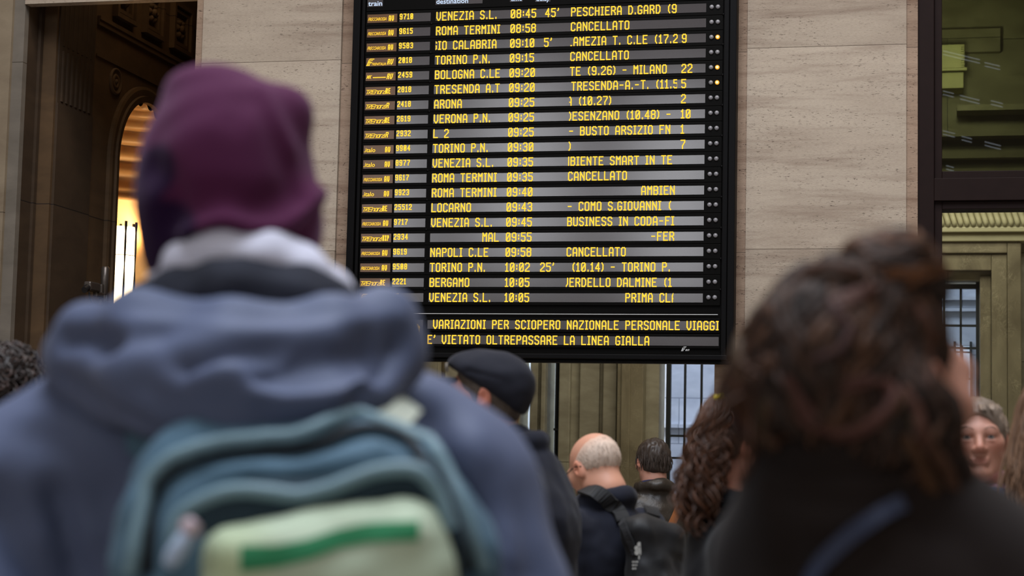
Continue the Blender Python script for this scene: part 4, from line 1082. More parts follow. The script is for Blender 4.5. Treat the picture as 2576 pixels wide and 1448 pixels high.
put('pack_body', (V, Q), M['nylon'], rk)
def strap(pts, w, mat, name, par, t=.006):
    b_ = MB(); b_.tube(pts, w, 10, flat=t/w); o_ = b_.build(name, mat, None); o_.parent = par; return o_
def ribbon(pts, nrm, w, t, mat, name, par):
    """a flat strap: pts run along it, nrm gives its outward side at each point"""
    b_ = MB(); v = []; pts = [Vector(p) for p in pts]
    for i, p in enumerate(pts):
        tg = (pts[min(i+1, len(pts)-1)] - pts[max(i-1, 0)]).normalized(); nn = Vector(nrm[i] if isinstance(nrm, list) else nrm); nn = (nn - tg*nn.dot(tg)).normalized(); sd = tg.cross(nn)
        for a, c_ in ((-1, 0), (1, 0), (1, 1), (-1, 1)): v.append(p + sd*a*w/2 + nn*c_*t)
    n = len(pts); b_.add(v, [(i*4+k, i*4+(k+1) % 4, i*4+4+(k+1) % 4, i*4+4+k) for i in range(n-1) for k in range(4)] + [(0, 1, 2, 3), (n*4-1, n*4-2, n*4-3, n*4-4)])
    o_ = b_.build(name, mat, None, smooth=False); o_.parent = par; return o_
def hug(VQ, pts, off=.004):              # lay a line of points on the nearest cloth
    V, Q = VQ; Nn = vnormals(V, Q); out, nr = [], []
    for p in pts:
        j = int(np.argmin(((V-np.array(p))**2).sum(1))); out.append(Vector(V[j] + Nn[j]*off)); nr.append(Vector(Nn[j]))
    for _ in range(2): out = [out[0]] + [(out[i-1] + out[i]*2 + out[i+1])/4 for i in range(1, len(out)-1)] + [out[-1]]
    return out, nr
def lerp_line(pts, n=18):
    pts = [Vector(p) for p in pts]; L = [0]
    for a, b_ in zip(pts[:-1], pts[1:]): L.append(L[-1] + (b_-a).length)
    out = []
    for k in range(n+1):
        s = L[-1]*k/n; i = max(0, min(len(pts)-2, next((j for j in range(1, len(L)) if L[j] >= s), len(L)-1)-1)); t = (s-L[i])/max(L[i+1]-L[i], 1e-9); out.append(pts[i].lerp(pts[i+1], t))
    return out
def px_strap(bv, line, w, t, mat, name, off=.003, n=22):
    p_, n_ = casts(fr2, bv, line, off, n)
    if len(p_) > 3: ribbon(p_, n_, w, t, mat, name, rk)
px_strap(bcoat, [(1462, 1236), (1500, 1240), (1530, 1258), (1556, 1290), (1566, 1312)], .050, .010, M['nylon'], 'shoulder_strap')
px_strap(bcoat, [(1606, 1218), (1622, 1240), (1634, 1272), (1640, 1300)], .050, .010, M['nylon'], 'shoulder_strap')
M['webbing'] = cloth('charcoal_webbing', (44, 44, 46), .8)
px_strap(bk, [(1560, 1300), (1574, 1330), (1590, 1368), (1602, 1392)], .026, .004, M['webbing'], 'webbing')
px_strap(bk, [(1556, 1305), (1552, 1360), (1546, 1448)], .030, .004, M['webbing'], 'webbing')
# white tree print and lines of lettering
hp = fr2.cast(bk, 1606, 1392, .004)[0]; hp = hp if hp is not None else Vector((.03, -.33, zs-.117))
tp = MB(); yv = hp.y - .006; cx, cz = hp.x, hp.z
def tri(pts): tp.add([(cx+x, yv, cz+z) for x, z in pts], [tuple(range(len(pts)))])
def blob(x, z, r): tri([(x + r*math.cos(2*PI*k/10), z + r*math.sin(2*PI*k/10)*.85) for k in range(10)])
blob(0, .030, .009); blob(-.011, .018, .009); blob(.011, .018, .009); blob(-.009, .004, .010); blob(.011, .003, .010); blob(0, .013, .008); tri([(-.003, -.005), (.003, -.005), (.003, -.018), (-.003, -.018)])
o = tp.build('tree_print', M['print'], None); o.parent = rk; o.location = (0, 0, 0)
tl = MB()
for r_, (x0, x1) in enumerate(((-.028, .050), (-.028, .056), (-.028, .034))):
    x = x0
    while x < x1 - .004:
        w = random.uniform(.004, .011); tl.add([(cx+x, yv, cz-.028-r_*.0105), (cx+min(x+w, x1), yv, cz-.028-r_*.0105), (cx+min(x+w, x1), yv, cz-.0225-r_*.0105), (cx+x, yv, cz-.0225-r_*.0105)], [(0, 1, 2, 3)]); x += w + .0022
o = tl.build('print_lines', M['print'], None); o.parent = rk
for px_, pz_ in ((.02, -.085), (.0, -.125)):
    b = MB().box(cx+px_-.022, cx+px_+.004, yv-.006, yv, cz+pz_, cz+pz_+.008); o = b.build('zip_pull', simple('pull_metal', (190, 190, 190), .3, metal=.6), None); o.parent = rk

# ---- man in black leather jacket, seen from behind
i3 = person('person', 'dark-haired man in black leather jacket with a tan shoulder strap, seen from behind', 1641, 1163, 9.8, R_(12), headrot=(R_(-6), R_(2), R_(8)), skin_rgb=(190, 138, 118), coat_m=M['leather'], bulk=1.12, coat_len=.62, collar=.085, headoff=(0, .02), rumple_amp=.016, **PK)
V, Q = shell(i3, .012, low=-.075, amp=.006)
Lk = Locks(); HTn = i3['HT']
for k in range(420):
    th, ph = random.uniform(0, 2*PI), random.uniform(-.35, 1.35)
    p = Vector((.088*math.cos(ph)*math.sin(th), -.016 - .108*math.cos(ph)*math.cos(th), .03 + .098*math.sin(ph)))
    if p.y > .05: continue
    q = [p]
    for j in range(4): q.append(q[-1] + Vector((random.uniform(-.004, .004), random.uniform(-.004, .002), -.010 - .002*j)))
    c_ = random.uniform(.6, 1.3); Lk.add(along(i3, q), .0028, (c_, c_, c_), 5)
a = Lk.get(); V2, Q2 = merge([(V, Q), (a[0], a[1])])
put('hair', (V2, Q2), toned('dark_brown_hair', (58, 47, 40), .5, .4, .4), i3['root'], np.concatenate([np.full((len(V), 3), .8), a[2]]))
zs3 = i3['zs']
f = Field()
for i in range(16):
    a0, a1 = -.4*PI + i*1.8*PI/16, -.4*PI + (i+1)*1.8*PI/16
    g_ = lambda a_: (.005 + .072*math.cos(a_+PI), -.022 + .070*math.sin(a_+PI), i3['zn']+.045+.012*math.sin(a_))
    f.cap(g_(a0), g_(a1), .020, k=.012)
put('shirt_collar', f.mesh(.006), cloth('navy_collar', (30, 34, 62)), i3['root'])
line = lerp_line([(.19, .06, zs3-.01), (.16, -.01, zs3+.035), (.13, -.09, zs3+.0), (.06, -.14, zs3-.12), (-.02, -.15, zs3-.26), (-.13, -.13, zs3-.42)], 26)
p_, n_ = hug(i3['coat_VQ'], line, .003)
sb = thing('shoulder_bag', 'tan leather strap of a bag slung across the leather jacket', 'bag', i3['root'].location, YAW + R_(12))
ribbon(p_, n_, .042, .004, M['tan_leather'], 'strap', sb)
f = Field(); f.box((-.235, .0, zs3-.66), (.05, .15, .11), .025, .02); put('bag_body', f.mesh(.01), M['tan_leather'], sb)

# ---- grey-haired woman facing the camera
i5 = person('person', 'woman with short grey hair and pink scarf facing the camera', 2459, 1108, 5.3, R_(167), headrot=(R_(5), R_(2), R_(2)), skin_rgb=(184, 132, 112), coat_m=None, bulk=.98, coat=False, jaw=1.08, headoff=(0, .02), h=.0042, face_folds=[([(sx*.017, .108, -.030), (sx*.028, .096, -.048), (sx*.033, .088, -.066)], -.0022, .0045) for sx in (-1, 1)] + [([(-.035, .085, z), (0, .092, z+.002), (.035, .085, z)], -.0010, .003) for z in (.052, .062, .072)] + [([(sx*.020, .088, -.012), (sx*.034, .086, -.016), (sx*.046, .078, -.010)], -.0014, .004) for sx in (-1, 1)], **PK)
eyes(i5, (62, 72, 78), (0, .001))
HTi5 = np.array(i5['HT'].inverted()); B5 = i5['body_V'] @ HTi5[:3, :3].T + HTi5[:3, 3]
def front5(x, z):
    m = (np.abs(B5[:, 0]-x) < .005) & (np.abs(B5[:, 2]-z) < .005); return float(B5[m, 1].max()) + .0006
bm_ = toned('brow_hair', (120, 96, 78), .6, .3, .2)
V, Q = shell(i5, .010, low=-.045, amp=.004, h=.005, face_cut=lambda f: f.ell((0, .125, -.035), (.084, .090, .118), .008, sub=True))
Lk = Locks()
for k in range(520):
    th = random.uniform(-2.6, 2.6); ph = random.uniform(.1, 1.5)
    p = Vector((.084*math.cos(ph)*math.sin(th), -.016 + .102*math.cos(ph)*math.cos(th), .032 + .094*math.sin(ph)))
    if p.y > .045 and p.z < .085: continue
    if p.y > .03 and p.z < .03: continue
    ddir = Vector((p.x*.5, p.y*.5, -.06)).normalized(); q = [p]
    for j in range(5): ddir = (ddir + Vector((random.uniform(-.25, .25), random.uniform(-.2, .2), -.22))).normalized(); q.append(q[-1] + ddir*.006)
    c_ = random.choice([(.55, .5, .45), (1.0, .96, .9), (1.35, 1.3, 1.22), (.8, .74, .66)]); Lk.add(along(i5, q), .0026, c_, 5)
for k in range(34):                       # thin fringe falling on the forehead
    x = random.uniform(-.06, .06); q = [Vector((x, .062, .098)), Vector((x*1.05, .082, .086)), Vector((x*1.10+random.uniform(-.006, .006), .088, .078))]
    c_ = random.choice([(.45, .38, .32), (.9, .85, .8), (1.3, 1.25, 1.15)]); Lk.add(along(i5, q), .0026, c_, 5)
a = Lk.get(); V2, Q2 = merge([(V, Q), (a[0], a[1])])
put('hair', (V2, Q2), toned('grey_hair', (134, 118, 104), .5, .4, .3), i5['root'], np.concatenate([np.full((len(V), 3), .75), a[2]]))
Lk = Locks()
for sx in (-1, 1):
    for k in range(16):
        x = sx*(.014 + .032*k/15); z = .0235 + .006*math.sin(PI*k/15); Lk.add(along(i5, [(x, front5(x, z), z), (x+sx*.006, front5(x+sx*.006, z+.002), z+.002)]), .0016, (1, 1, 1), 5)
a = Lk.get(); put('eyebrows', (a[0], a[1]), bm_, i5['root'], a[2])
zs5, zn5 = i5['zs'], i5['zn']
c = Field(); c.ell((0, -.005, zs5-.15), (.185, .13, .18), .05).ell((0, 0, zs5-.36), (.17, .13, .22), .06).ell((0, 0, zs5-.56), (.175, .125, .16), .06)
for a_, e_, w_ in i5['A']: c.cap((0, -.015, zs5-.035), a_, .062, .070, .05).chain([a_, e_, tuple(np.array(e_)*.12+np.array(w_)*.88)], [.068, .056, .042], .03)
c.chain([(0, -.03, zn5+.0), (0, -.02, zs5-.03)], [.07, .085], .05)
V, Q = c.mesh(.009); V = rumple(V, Q, .008, 9, 2); V = rumple(V, Q, .003, 60, 8, (1, 1, .3))
put('jacket', (V, Q), cloth('grey_knit', (112, 110, 112), .9, .35, .6, 220, .3, .2, 160), i5['root'])
f = Field()
for i in range(18):
    a0, a1 = 2*PI*i/18, 2*PI*(i+1)/18
    g_ = lambda a_: (.078*math.cos(a_), -.012+.082*math.sin(a_), zn5+.025-.030*math.sin(a_))
    f.cap(g_(a0), g_(a1), .030, k=.03)
f.cap((-.03, .09, zn5-.01), (-.05, .125, zn5-.16), .030, .035, .03).cap((.01, .09, zn5-.01), (.0, .13, zn5-.13), .028, .03, .03)
V, Q = f.mesh(.006); V = rumple(V, Q, .010, 22, 3); put('scarf', (V, Q), cloth('pink_scarf', (186, 140, 158), .85), i5['root'])

# ---- long straight hair generator
def long_hair(info, n, length, wave, colr, r, front=.02, width=.095, seed=1, flare=1.0, amp=.012, ymin=-2, tone=None, part=0.0, thmax=2.2, dep=.112):
    rnd = random.Random(seed); Lk = Locks()
    for k in range(n):
        th = rnd.uniform(-thmax, thmax); ph = rnd.uniform(.15, 1.5)
        p = Vector((.084*math.cos(ph)*math.sin(th), -.016 - .104*math.cos(ph)*math.cos(th), .034 + .094*math.sin(ph)))
        side = 1 if p.x > part else -1
        q = [p]; v = Vector((side*.6, -.25 if abs(th) < 1.2 else .05, .1)); w0 = rnd.uniform(0, 6.28); m = 26; L = length*rnd.uniform(.75, 1.05)
        outr = rnd.uniform(.9, 1.12)
        for j in range(m):
            cpt = q[-1]; tpt = cpt + v.normalized()*(L/m)
            e = Vector((tpt.x/(width*outr), (tpt.y+.016)/(dep*outr), max(0, (tpt.z-.03))/.102))
            if e.length < 1 and tpt.z > -.12:
                e.normalize(); tpt = Vector((e.x*width*outr, e.y*dep*outr-.016, e.z*.102+.03 if e.z > 0 else tpt.z))
            s_ = j/m
            tpt = tpt + Vector((math.cos(w0 + j*wave), math.sin(w0*1.7 + j*wave*.9), 0))*amp*s_
            v = (tpt-cpt).normalized()*.5 + Vector((side*.10*flare*(1-s_), -.02, -.62)); q.append(tpt)
        c_ = rnd.choice(colr); g_ = rnd.uniform(.75, 1.2); Lk.add(along(info, q), r*rnd.uniform(.7, 1.2), tuple(x*g_ for x in c_), 6)
    return Lk.get()

# ---- brown wavy haired woman, in front of the iron window
i4 = person('person', 'brown wavy haired person in dark coat, between black rucksack and the bun-haired woman', 1888, 1112, 4.2, R_(-92), headrot=(R_(-4), 0, 0), skin_rgb=(188, 130, 108), coat_m=M['black_cloth'], bulk=.98, coat_len=.85, headoff=(0, .02), **PK)
V, Q = shell(i4, .012, low=-.06, amp=.004, face_cut=lambda f: f.ell((0, .085, -.055), (.2, .125, .125), .012, sub=True))
a = long_hair(i4, 620, .30, .62, [(1, .9, .8), (1.5, 1.15, .85), (.6, .5, .45), (1.15, .95, .8)], .0042, seed=4, amp=.012, width=.082, thmax=.95, flare=.45, dep=.100)
V2, Q2 = merge([(V, Q), (a[0], a[1])])
put('hair', (V2, Q2), toned('brown_wavy_hair', (78, 54, 41), .45, .4, .35), i4['root'], np.concatenate([np.full((len(V), 3), .7), a[2]]))
hc_ = thing('hair_clip', 'small shiny yellow clip in the brown wavy hair', 'hair clip', i4['root'].location, YAW + R_(-92))
gold = simple('shiny_yellow', (250, 225, 60), .15, spec=.8)  # bright yellow stands in for a small blurred spot of light
for (px, py, r_) in ((1811, 997, .0085), (1798, 998, .005)):
    c_ = at_local(i4, px, py, 4.08); b = MB().lathe([(r_*math.sin(t), r_*math.cos(t)) for t in [PI*k/10 for k in range(11)]], tuple(c_), 14); o = b.build('bead', gold, None, smooth=True); o.parent = hc_
c_ = at_local(i4, 1806, 999, 4.09); c2_ = at_local(i4, 1822, 1003, 4.12)
o = MB().tube([c_, c2_], .003, 6).build('pin', gold, None); o.parent = hc_

# ---- woman with long fair hair at the right edge
i6 = person('person', 'long straight fair-haired person in navy jacket at the right edge of the photo', 2692, 1060, 4.4, R_(-20), skin_rgb=(200, 150, 130), coat_m=cloth('navy_jacket', (58, 64, 88), .85, .1), bulk=1.0, coat_len=.7, **PK)
V, Q = shell(i6, .012, low=-.06, amp=.003)
a = long_hair(i6, 620, .36, .25, [(1, .92, .85), (1.35, 1.2, 1.05), (.7, .62, .56), (1.1, .95, .82)], .0036, seed=9, amp=.004, width=.098, flare=.8)
V2, Q2 = merge([(V, Q), (a[0], a[1])])
put('hair', (V2, Q2), toned('fair_brown_hair', (122, 98, 80), .4, .45, .35), i6['root'], np.concatenate([np.full((len(V), 3), .7), a[2]]))
f = Field(); zn6 = i6['zn']
for i in range(18):
    a0, a1 = 2*PI*i/18, 2*PI*(i+1)/18
    g_ = lambda a_: (.098*math.cos(a_), -.02+.092*math.sin(a_), zn6+.0+.01*math.sin(a_)); f.cap(g_(a0), g_(a1), .034, k=.02)
V, Q = f.mesh(.008); V = rumple(V, Q, .008, 20, 2); put('collar', (V, Q), M['black_cloth'], i6['root'])
zs6 = i6['zs']
hb = thing('hand_bag', 'black bag with wide strap on the shoulder of the fair-haired person at the right edge', 'bag', i6['root'].location, YAW + R_(-20))
line = lerp_line([(-.10, .10, zs6-.22), (-.14, .04, zs6-.02), (-.15, -.02, zs6+.0), (-.15, -.09, zs6-.10), (-.13, -.13, zs6-.30), (-.16, -.12, zs6-.46)], 22)
p_, n_ = hug(i6['coat_VQ'], line, .003); ribbon(p_, n_, .05, .006, M['nylon'], 'strap', hb)
f = Field(); f.box((-.16, -.20, zs6-.66), (.13, .055, .12), .03, .02); put('bag_body', f.mesh(.01), M['nylon'], hb)

# ---- dark curly head at the left edge
i7 = person('person', 'dark curly haired person at the left edge of the photo, partly behind the hooded backpacker', 22, 1000, 4.9, R_(-8), skin_rgb=(180, 126, 108), coat_m=M['black_cloth'], bulk=1.0, coat_len=.8, **PK)
V, Q = shell(i7, .014, low=-.09, amp=.010)
Lk = Locks(); rnd = random.Random(3)
for k in range(330):
    th, ph = rnd.uniform(-2.2, 2.2), rnd.uniform(-.3, 1.5)
    p = Vector((.098*math.cos(ph)*math.sin(th), -.016 - .118*math.cos(ph)*math.cos(th), .034 + .106*math.sin(ph))); rr = rnd.uniform(.010, .017); w0 = rnd.uniform(0, 6.28); tw = rnd.choice((-1, 1)); q = []
    for j in range(12): a_ = w0 + tw*j*.75; q.append(p + Vector((rr*math.cos(a_), rr*.6*math.sin(a_*.9), rr*math.sin(a_) - .004*j)))
    g_ = rnd.choice(((.7, .6, .55), (1, .9, .85), (1.8, 1.4, 1.2))); Lk.add(along(i7, q), .0042, g_, 5)
a = Lk.get(); V2, Q2 = merge([(V, Q), (a[0], a[1])])
put('hair', (V2, Q2), toned('dark_curly_hair', (40, 30, 26), .5, .4, .3), i7['root'], np.concatenate([np.full((len(V), 3), .7), a[2]]))

# ------------------------------------------------------------------ foreground: the hooded backpacker
M['purple_knit'] = toned('purple_knit', (82, 34, 66), .9, .1, 0, 0, .5, 420)
M['purple_knit'].node_tree.nodes['Principled BSDF'].inputs['Sheen Weight'].default_value = .16
M['purple_knit'].node_tree.nodes['Principled BSDF'].inputs['Sheen Tint'].default_value = (.8, .6, .8, 1)
M['jacket_blue'] = cloth('slate_blue_shell', (84, 93, 120), .62, .05, .15, 300, .05, .3)
M['sweat_white'] = cloth('pale_lavender_fleece', (224, 224, 240), .9, .05)
M['charcoal_fleece'] = cloth('charcoal_fleece', (48, 50, 60), .95, .15, .5, 160)
M['denim'] = cloth('denim', (52, 58, 78), .85)
g1 = person('person', 'person in purple beanie and slate blue hooded jacket wearing a teal backpack, seen from behind', 574, 490, 1.95, 0, headrot=(R_(2), 0, 0), skin_rgb=(200, 150, 128), coat=False, hs=.88, headoff=(0, -.045), bulk=.9, trouser_m=M['denim'], shoes_m=M['shoe_leather'],
            arms=[pre_local(574, 490, 1.995, 0, ((1115, 1260, 1.98), (1280, 1960, 1.94), (1110, 2340, 2.10))), pre_local(574, 490, 1.995, 0, ((60, 1260, 1.98), (-85, 1960, 1.94), (80, 2340, 2.10)))])
f1 = Frame(g1['root']); q = f1.q
# beanie
f = Field()
f.ell(q(572, 432, 1.955), (.092, .112, .106), .02).ell(q(574, 545, 1.95), (.0945, .108, .075), .03)
f.chain([q(455, 640, 1.93), q(440, 665, 1.98)], [.035, .03], .03).chain([q(690, 600, 1.93), q(700, 600, 1.99)], [.04, .04], .03)
f.ell(q(722, 285, 1.94), (.026, .03, .026), .03).ell(q(520, 225, 1.95), (.04, .05, .022), .03)
V, Q = f.mesh(.005); b_ = bvh_of((V, Q))
def ln(pts, n=30): return casts(f1, b_, pts, 0, n)[0]
V = fold(V, Q, ln([(470, 575), (560, 545), (630, 566), (710, 560), (792, 490)]), 0.0170, .016)
V = fold(V, Q, ln([(430, 520), (560, 510), (650, 520), (740, 500)]), -0.0119, .018)
V = fold(V, Q, ln([(500, 600), (640, 612), (740, 590), (790, 545)]), -0.0102, .014)
V = fold(V, Q, ln([(660, 225), (690, 290), (730, 370)]), 0.0054, .014); V = fold(V, Q, ln([(590, 300), (640, 255), (690, 330), (720, 420)]), -0.0038, .016)
V = fold(V, Q, ln([(400, 330), (480, 280), (575, 250)]), -0.0046, .02); V = fold(V, Q, ln([(380, 420), (430, 470), (420, 560)]), -0.0102, .018)
V = rumple(V, Q, .004, 14, 5); V = relax(V, Q, 2)
tone = np.ones((len(V), 3)); inv = [f1.q(px, py, 1.87) for px, py in ((395, 440), (400, 590), (470, 600))]
pc = [(395, 440, .026, .028), (372, 540, .020, .055), (430, 600, .035, .035)]
wgt = np.zeros(len(V))
for px, py, rx, rz in pc:
    c_ = f1.q(px, py, 1.90); e = ((V[:, 0]-c_.x)/rx)**2 + ((V[:, 2]-c_.z)/rz)**2; wgt = np.maximum(wgt, np.clip((1.35 - e)*2, 0, 1))
wgt *= (V[:, 1] < .06); wgt = wgt[:, None]
tone = tone*(1-wgt) + np.array([.20, .30, .50])*wgt
put('beanie', (V, Q), M['purple_knit'], g1['root'], tone)
# pale hood of the sweatshirt and dark inner collar
f = Field(); f.chain([q(395, 760, 1.98), q(430, 715, 1.93), q(485, 665, 1.892), q(550, 637, 1.874), q(650, 658, 1.868), q(750, 700, 1.885), q(835, 745, 1.93), q(850, 790, 1.98)], [.018, .022, .027, .030, .031, .030, .024, .02], .02)
V, Q = f.mesh(.005); V = fold(V, Q, [q(500, 660, 1.85), q(650, 680, 1.84), q(800, 720, 1.88)], -.007, .010); V = rumple(V, Q, .007, 26, 2); V = relax(V, Q, 1)
put('sweatshirt_hood', (V, Q), M['sweat_white'], g1['root'])
f = Field(); f.chain([q(330, 830, 1.98), q(380, 790, 1.915), q(470, 750, 1.872), q(600, 738, 1.848), q(740, 752, 1.862), q(840, 795, 1.90), q(890, 830, 1.97)], [.028, .030, .031, .032, .031, .028, .026], .03)
V, Q = f.mesh(.006); V = rumple(V, Q, .006, 30, 6); put('inner_collar', (V, Q), M['charcoal_fleece'], g1['root'])
# jacket
f = Field(); zl = lambda p: p
f.ell(q(590, 1380, 1.985), (.215, .115, .21), .05).cap(q(240, 1180, 1.98), q(950, 1180, 1.98), .088, k=.05)
f.cap(q(590, 930, 1.96), q(230, 1130, 1.98), .085, .085, .05).cap(q(590, 930, 1.96), q(960, 1130, 1.98), .085, .085, .05)
f.chain([q(560, 2000, 1.985), q(560, 2400, 1.985)], [.17, .175], .06).ell(q(420, 2100, 1.985), (.14, .125, .3), .05).ell(q(760, 2100, 1.985), (.14, .125, .3), .05)
for (dx, ex_, wx) in ((45, -95, 80), (1128, 1290, 1110)):
    f.chain([q(dx, 1245, 1.98), q((dx+ex_)/2, 1560, 1.96), q(ex_, 1960, 1.94), q(wx, 2340, 2.10)], [.098, .092, .082, .062], .04)
f.cap(q(590, 860, 1.95), q(590, 900, 1.95), .10, .11, .05)
V, Q = f.mesh(.009); b_ = bvh_of((V, Q))
for pts, dp, w in (([(138, 1245), (160, 1340), (188, 1460)], -.022, .014), ([(-20, 1260), (40, 1370), (110, 1470)], -.018, .018), ([(95, 1100), (210, 1180), (260, 1300)], -.007, .02), ([(230, 1150), (330, 1250), (260, 1330)], .007, .022),
                   ([(1080, 1060), (1130, 1180), (1160, 1330), (1180, 1448)], -.013, .022), ([(1190, 1130), (1260, 1260), (1280, 1400)], .010, .024), ([(1240, 1200), (1300, 1330), (1330, 1448)], -.010, .02), ([(60, 1040), (180, 1060), (320, 1120)], .005, .02), ([(290, 1230), (280, 1340), (250, 1448)], -.010, .02)):
    L_ = casts(f1, b_, pts, 0, 24)[0]
    if len(L_) > 2: V = fold(V, Q, L_, dp, w)
V = rumple(V, Q, .012, 6, 4, (1, 1, .6)); V = rumple(V, Q, .005, 17, 8); V = relax(V, Q, 1)
put('jacket', (V, Q), M['jacket_blue'], g1['root']); jacket_VQ = (V, Q)
# hood lying on the back
f = Field()
f.chain([q(225, 900, 1.89), q(400, 945, 1.81), q(590, 972, 1.768), q(790, 945, 1.785), q(945, 890, 1.86)], [.040, .048, .050, .047, .038], .04)
f.chain([q(195, 850, 1.93), q(215, 825, 1.89), q(350, 800, 1.835), q(590, 812, 1.79), q(830, 800, 1.81), q(965, 792, 1.865), q(1012, 784, 1.89)], [.018, .020, .021, .021, .021, .018, .009], .03)
f.chain([q(965, 800, 1.87), q(1000, 870, 1.88)], [.020, .022], .03).chain([q(170, 915, 1.93), q(300, 990, 1.86), q(440, 1024, 1.79), q(620, 1036, 1.75), q(800, 1022, 1.765), q(900, 985, 1.82), q(990, 925, 1.89)], [.022, .024, .022, .021, .021, .023, .022], .04)
V, Q = f.mesh(.006); b_ = bvh_of((V, Q))
for pts, dp, w in (([(455, 925), (558, 882), (672, 866)], -.017, .015), ([(661, 930), (740, 898), (830, 884), (950, 880)], -.020, .017), ([(430, 955), (540, 930), (646, 922)], .008, .016), ([(646, 990), (760, 992), (830, 984), (940, 950)], .010, .016),
                   ([(900, 1000), (965, 930), (1000, 870)], -.015, .014), ([(720, 945), (840, 940), (920, 915)], -.010, .014), ([(360, 975), (480, 1010), (640, 1030)], -.007, .02), ([(160, 850), (210, 845), (280, 860)], -.013, .012), ([(180, 830), (350, 812), (600, 826), (840, 808), (1000, 795)], .005, .012), ([(250, 862), (400, 846)], -.007, .016), ([(150, 960), (260, 1020), (370, 1078)], -.010, .012)):
    L_ = casts(f1, b_, pts, 0, 24)[0]
    if len(L_) > 2: V = fold(V, Q, L_, dp, w)
V = rumple(V, Q, .009, 9, 3, (.6, 1, 1)); V = relax(V, Q, 1)
put('hood', (V, Q), M['jacket_blue'], g1['root'])

# backpack: a thing of its own on the back
bp = thing('backpack', 'teal backpack with pale green front pocket worn over the slate blue jacket', 'backpack', g1['root'].location, YAW)
M['teal'] = cloth('teal_canvas', (78, 106, 124), .75, .10, .3, 300, .05, .25, 12)
M['teal_dark'] = cloth('dark_teal_canvas', (42, 58, 68), .8, .12, .3, 300, .05, .2, 12)  # teal darkened: the flap's shade is put into the pocket colour
M['piping'] = simple('grey_teal_piping', (112, 140, 150), .6, .06, 30)
M['zip_black'] = simple('black_zip_tape', (20, 26, 32), .7)
M['pocket'] = toned('pale_green_canvas', (190, 204, 178), .75, .2, 0, 0, .3, 300)
M['green'] = cloth('green_band', (48, 128, 84), .75, .10, .3, 300, .05, .25, 14)
f = Field()
f.box(q(782, 1760, 1.768), (.172, .075, .20), .07, .03).box(q(745, 1500, 1.773), (.150, .072, .12), .06, .08).box(q(712, 1385, 1.768), (.128, .066, .128), .055, .06)
V, Q = f.mesh(.006); b_ = bvh_of((V, Q))
arch1 = [(332, 1440), (356, 1300), (380, 1205), (440, 1148), (530, 1118), (620, 1106), (740, 1099), (830, 1066), (900, 1048), (960, 1043), (1035, 1072), (1100, 1150), (1155, 1262), (1215, 1430)]
zip1 = [(367, 1440), (372, 1371), (384, 1258), (415, 1201), (491, 1155), (594, 1134), (775, 1124), (878, 1084), (945, 1076), (1018, 1100), (1075, 1168), (1125, 1262), (1190, 1430)]
V = fold(V, Q, casts(f1, b_, zip1, 0, 60)[0], -.013, .010); V = rumple(V, Q, .008, 12, 2); V = rumple(V, Q, .004, 34, 5)
V = fold(V, Q, casts(f1, b_, [(560, 1175), (700, 1190), (830, 1170), (950, 1130)], 0, 30)[0], .006, .012); V = fold(V, Q, casts(f1, b_, [(640, 1210), (760, 1215), (880, 1185)], 0, 30)[0], -.006, .010)
put('pack_body', (V, Q), M['teal'], bp); packVQ = (V, Q); b_ = bvh_of(packVQ)
def pipe(line, r, mat, name, bv, off=.003, n=60):
    p_, n_ = casts(f1, bv, line, off, n); o_ = MB().tube(p_, r, 8).build(name, mat, None); o_.parent = bp; return o_
pipe(arch1, .0075, M['piping'], 'piping', b_)
pipe(zip1, .0055, M['zip_black'], 'zip', b_, .0)
f = Field(); f.box(q(800, 1640, 1.715), (.137, .05, .135), .05, .03)
pipe2 = [(440, 1420), (452, 1310), (516, 1262), (594, 1238), (671, 1239), (749, 1248), (826, 1232), (904, 1203), (981, 1183), (1050, 1188), (1098, 1240), (1130, 1330)]
f.chain([q(x + (12 if x < 500 else (-14 if x > 1060 else 0)), y + 34, 1.692) for x, y in pipe2[1:]], .014, .03)
V, Q = f.mesh(.006); V = rumple(V, Q, .010, 11, 7, (1, 1, 1.5)); V = rumple(V, Q, .004, 30, 5)
midVQ = (V, Q); bm2 = bvh_of(midVQ)
put('middle_pocket', midVQ, M['teal_dark'], bp)
pipe(pipe2, .0075, M['piping'], 'piping', bm2)
f = Field(); f.box(q(848, 1606, 1.668), (.116, .036, .118), .045, .03, rot=(0, R_(-9), 0))
V, Q = f.mesh(.0055); V = rumple(V, Q, .008, 13, 4, (1, 1, 1.4)); V = rumple(V, Q, .003, 32, 5)
tone = np.ones((len(V), 3)); nz = np.array([mnoise.noise(Vector(tuple(p*16))) for p in V]); c0 = q(580, 1420, 1.64)
w = np.clip(1 - np.linalg.norm((V - np.array(c0))/np.array((.05, .2, .06)), axis=1), 0, 1)[:, None]
tone = tone*(1 + .12*nz[:, None]); tone = tone*(1-.6*w) + np.array([.98, .98, .66])*.6*w
frontVQ = (V, Q); bf = bvh_of(frontVQ)
fp = put('front_pocket', frontVQ, M['pocket'], bp, tone)
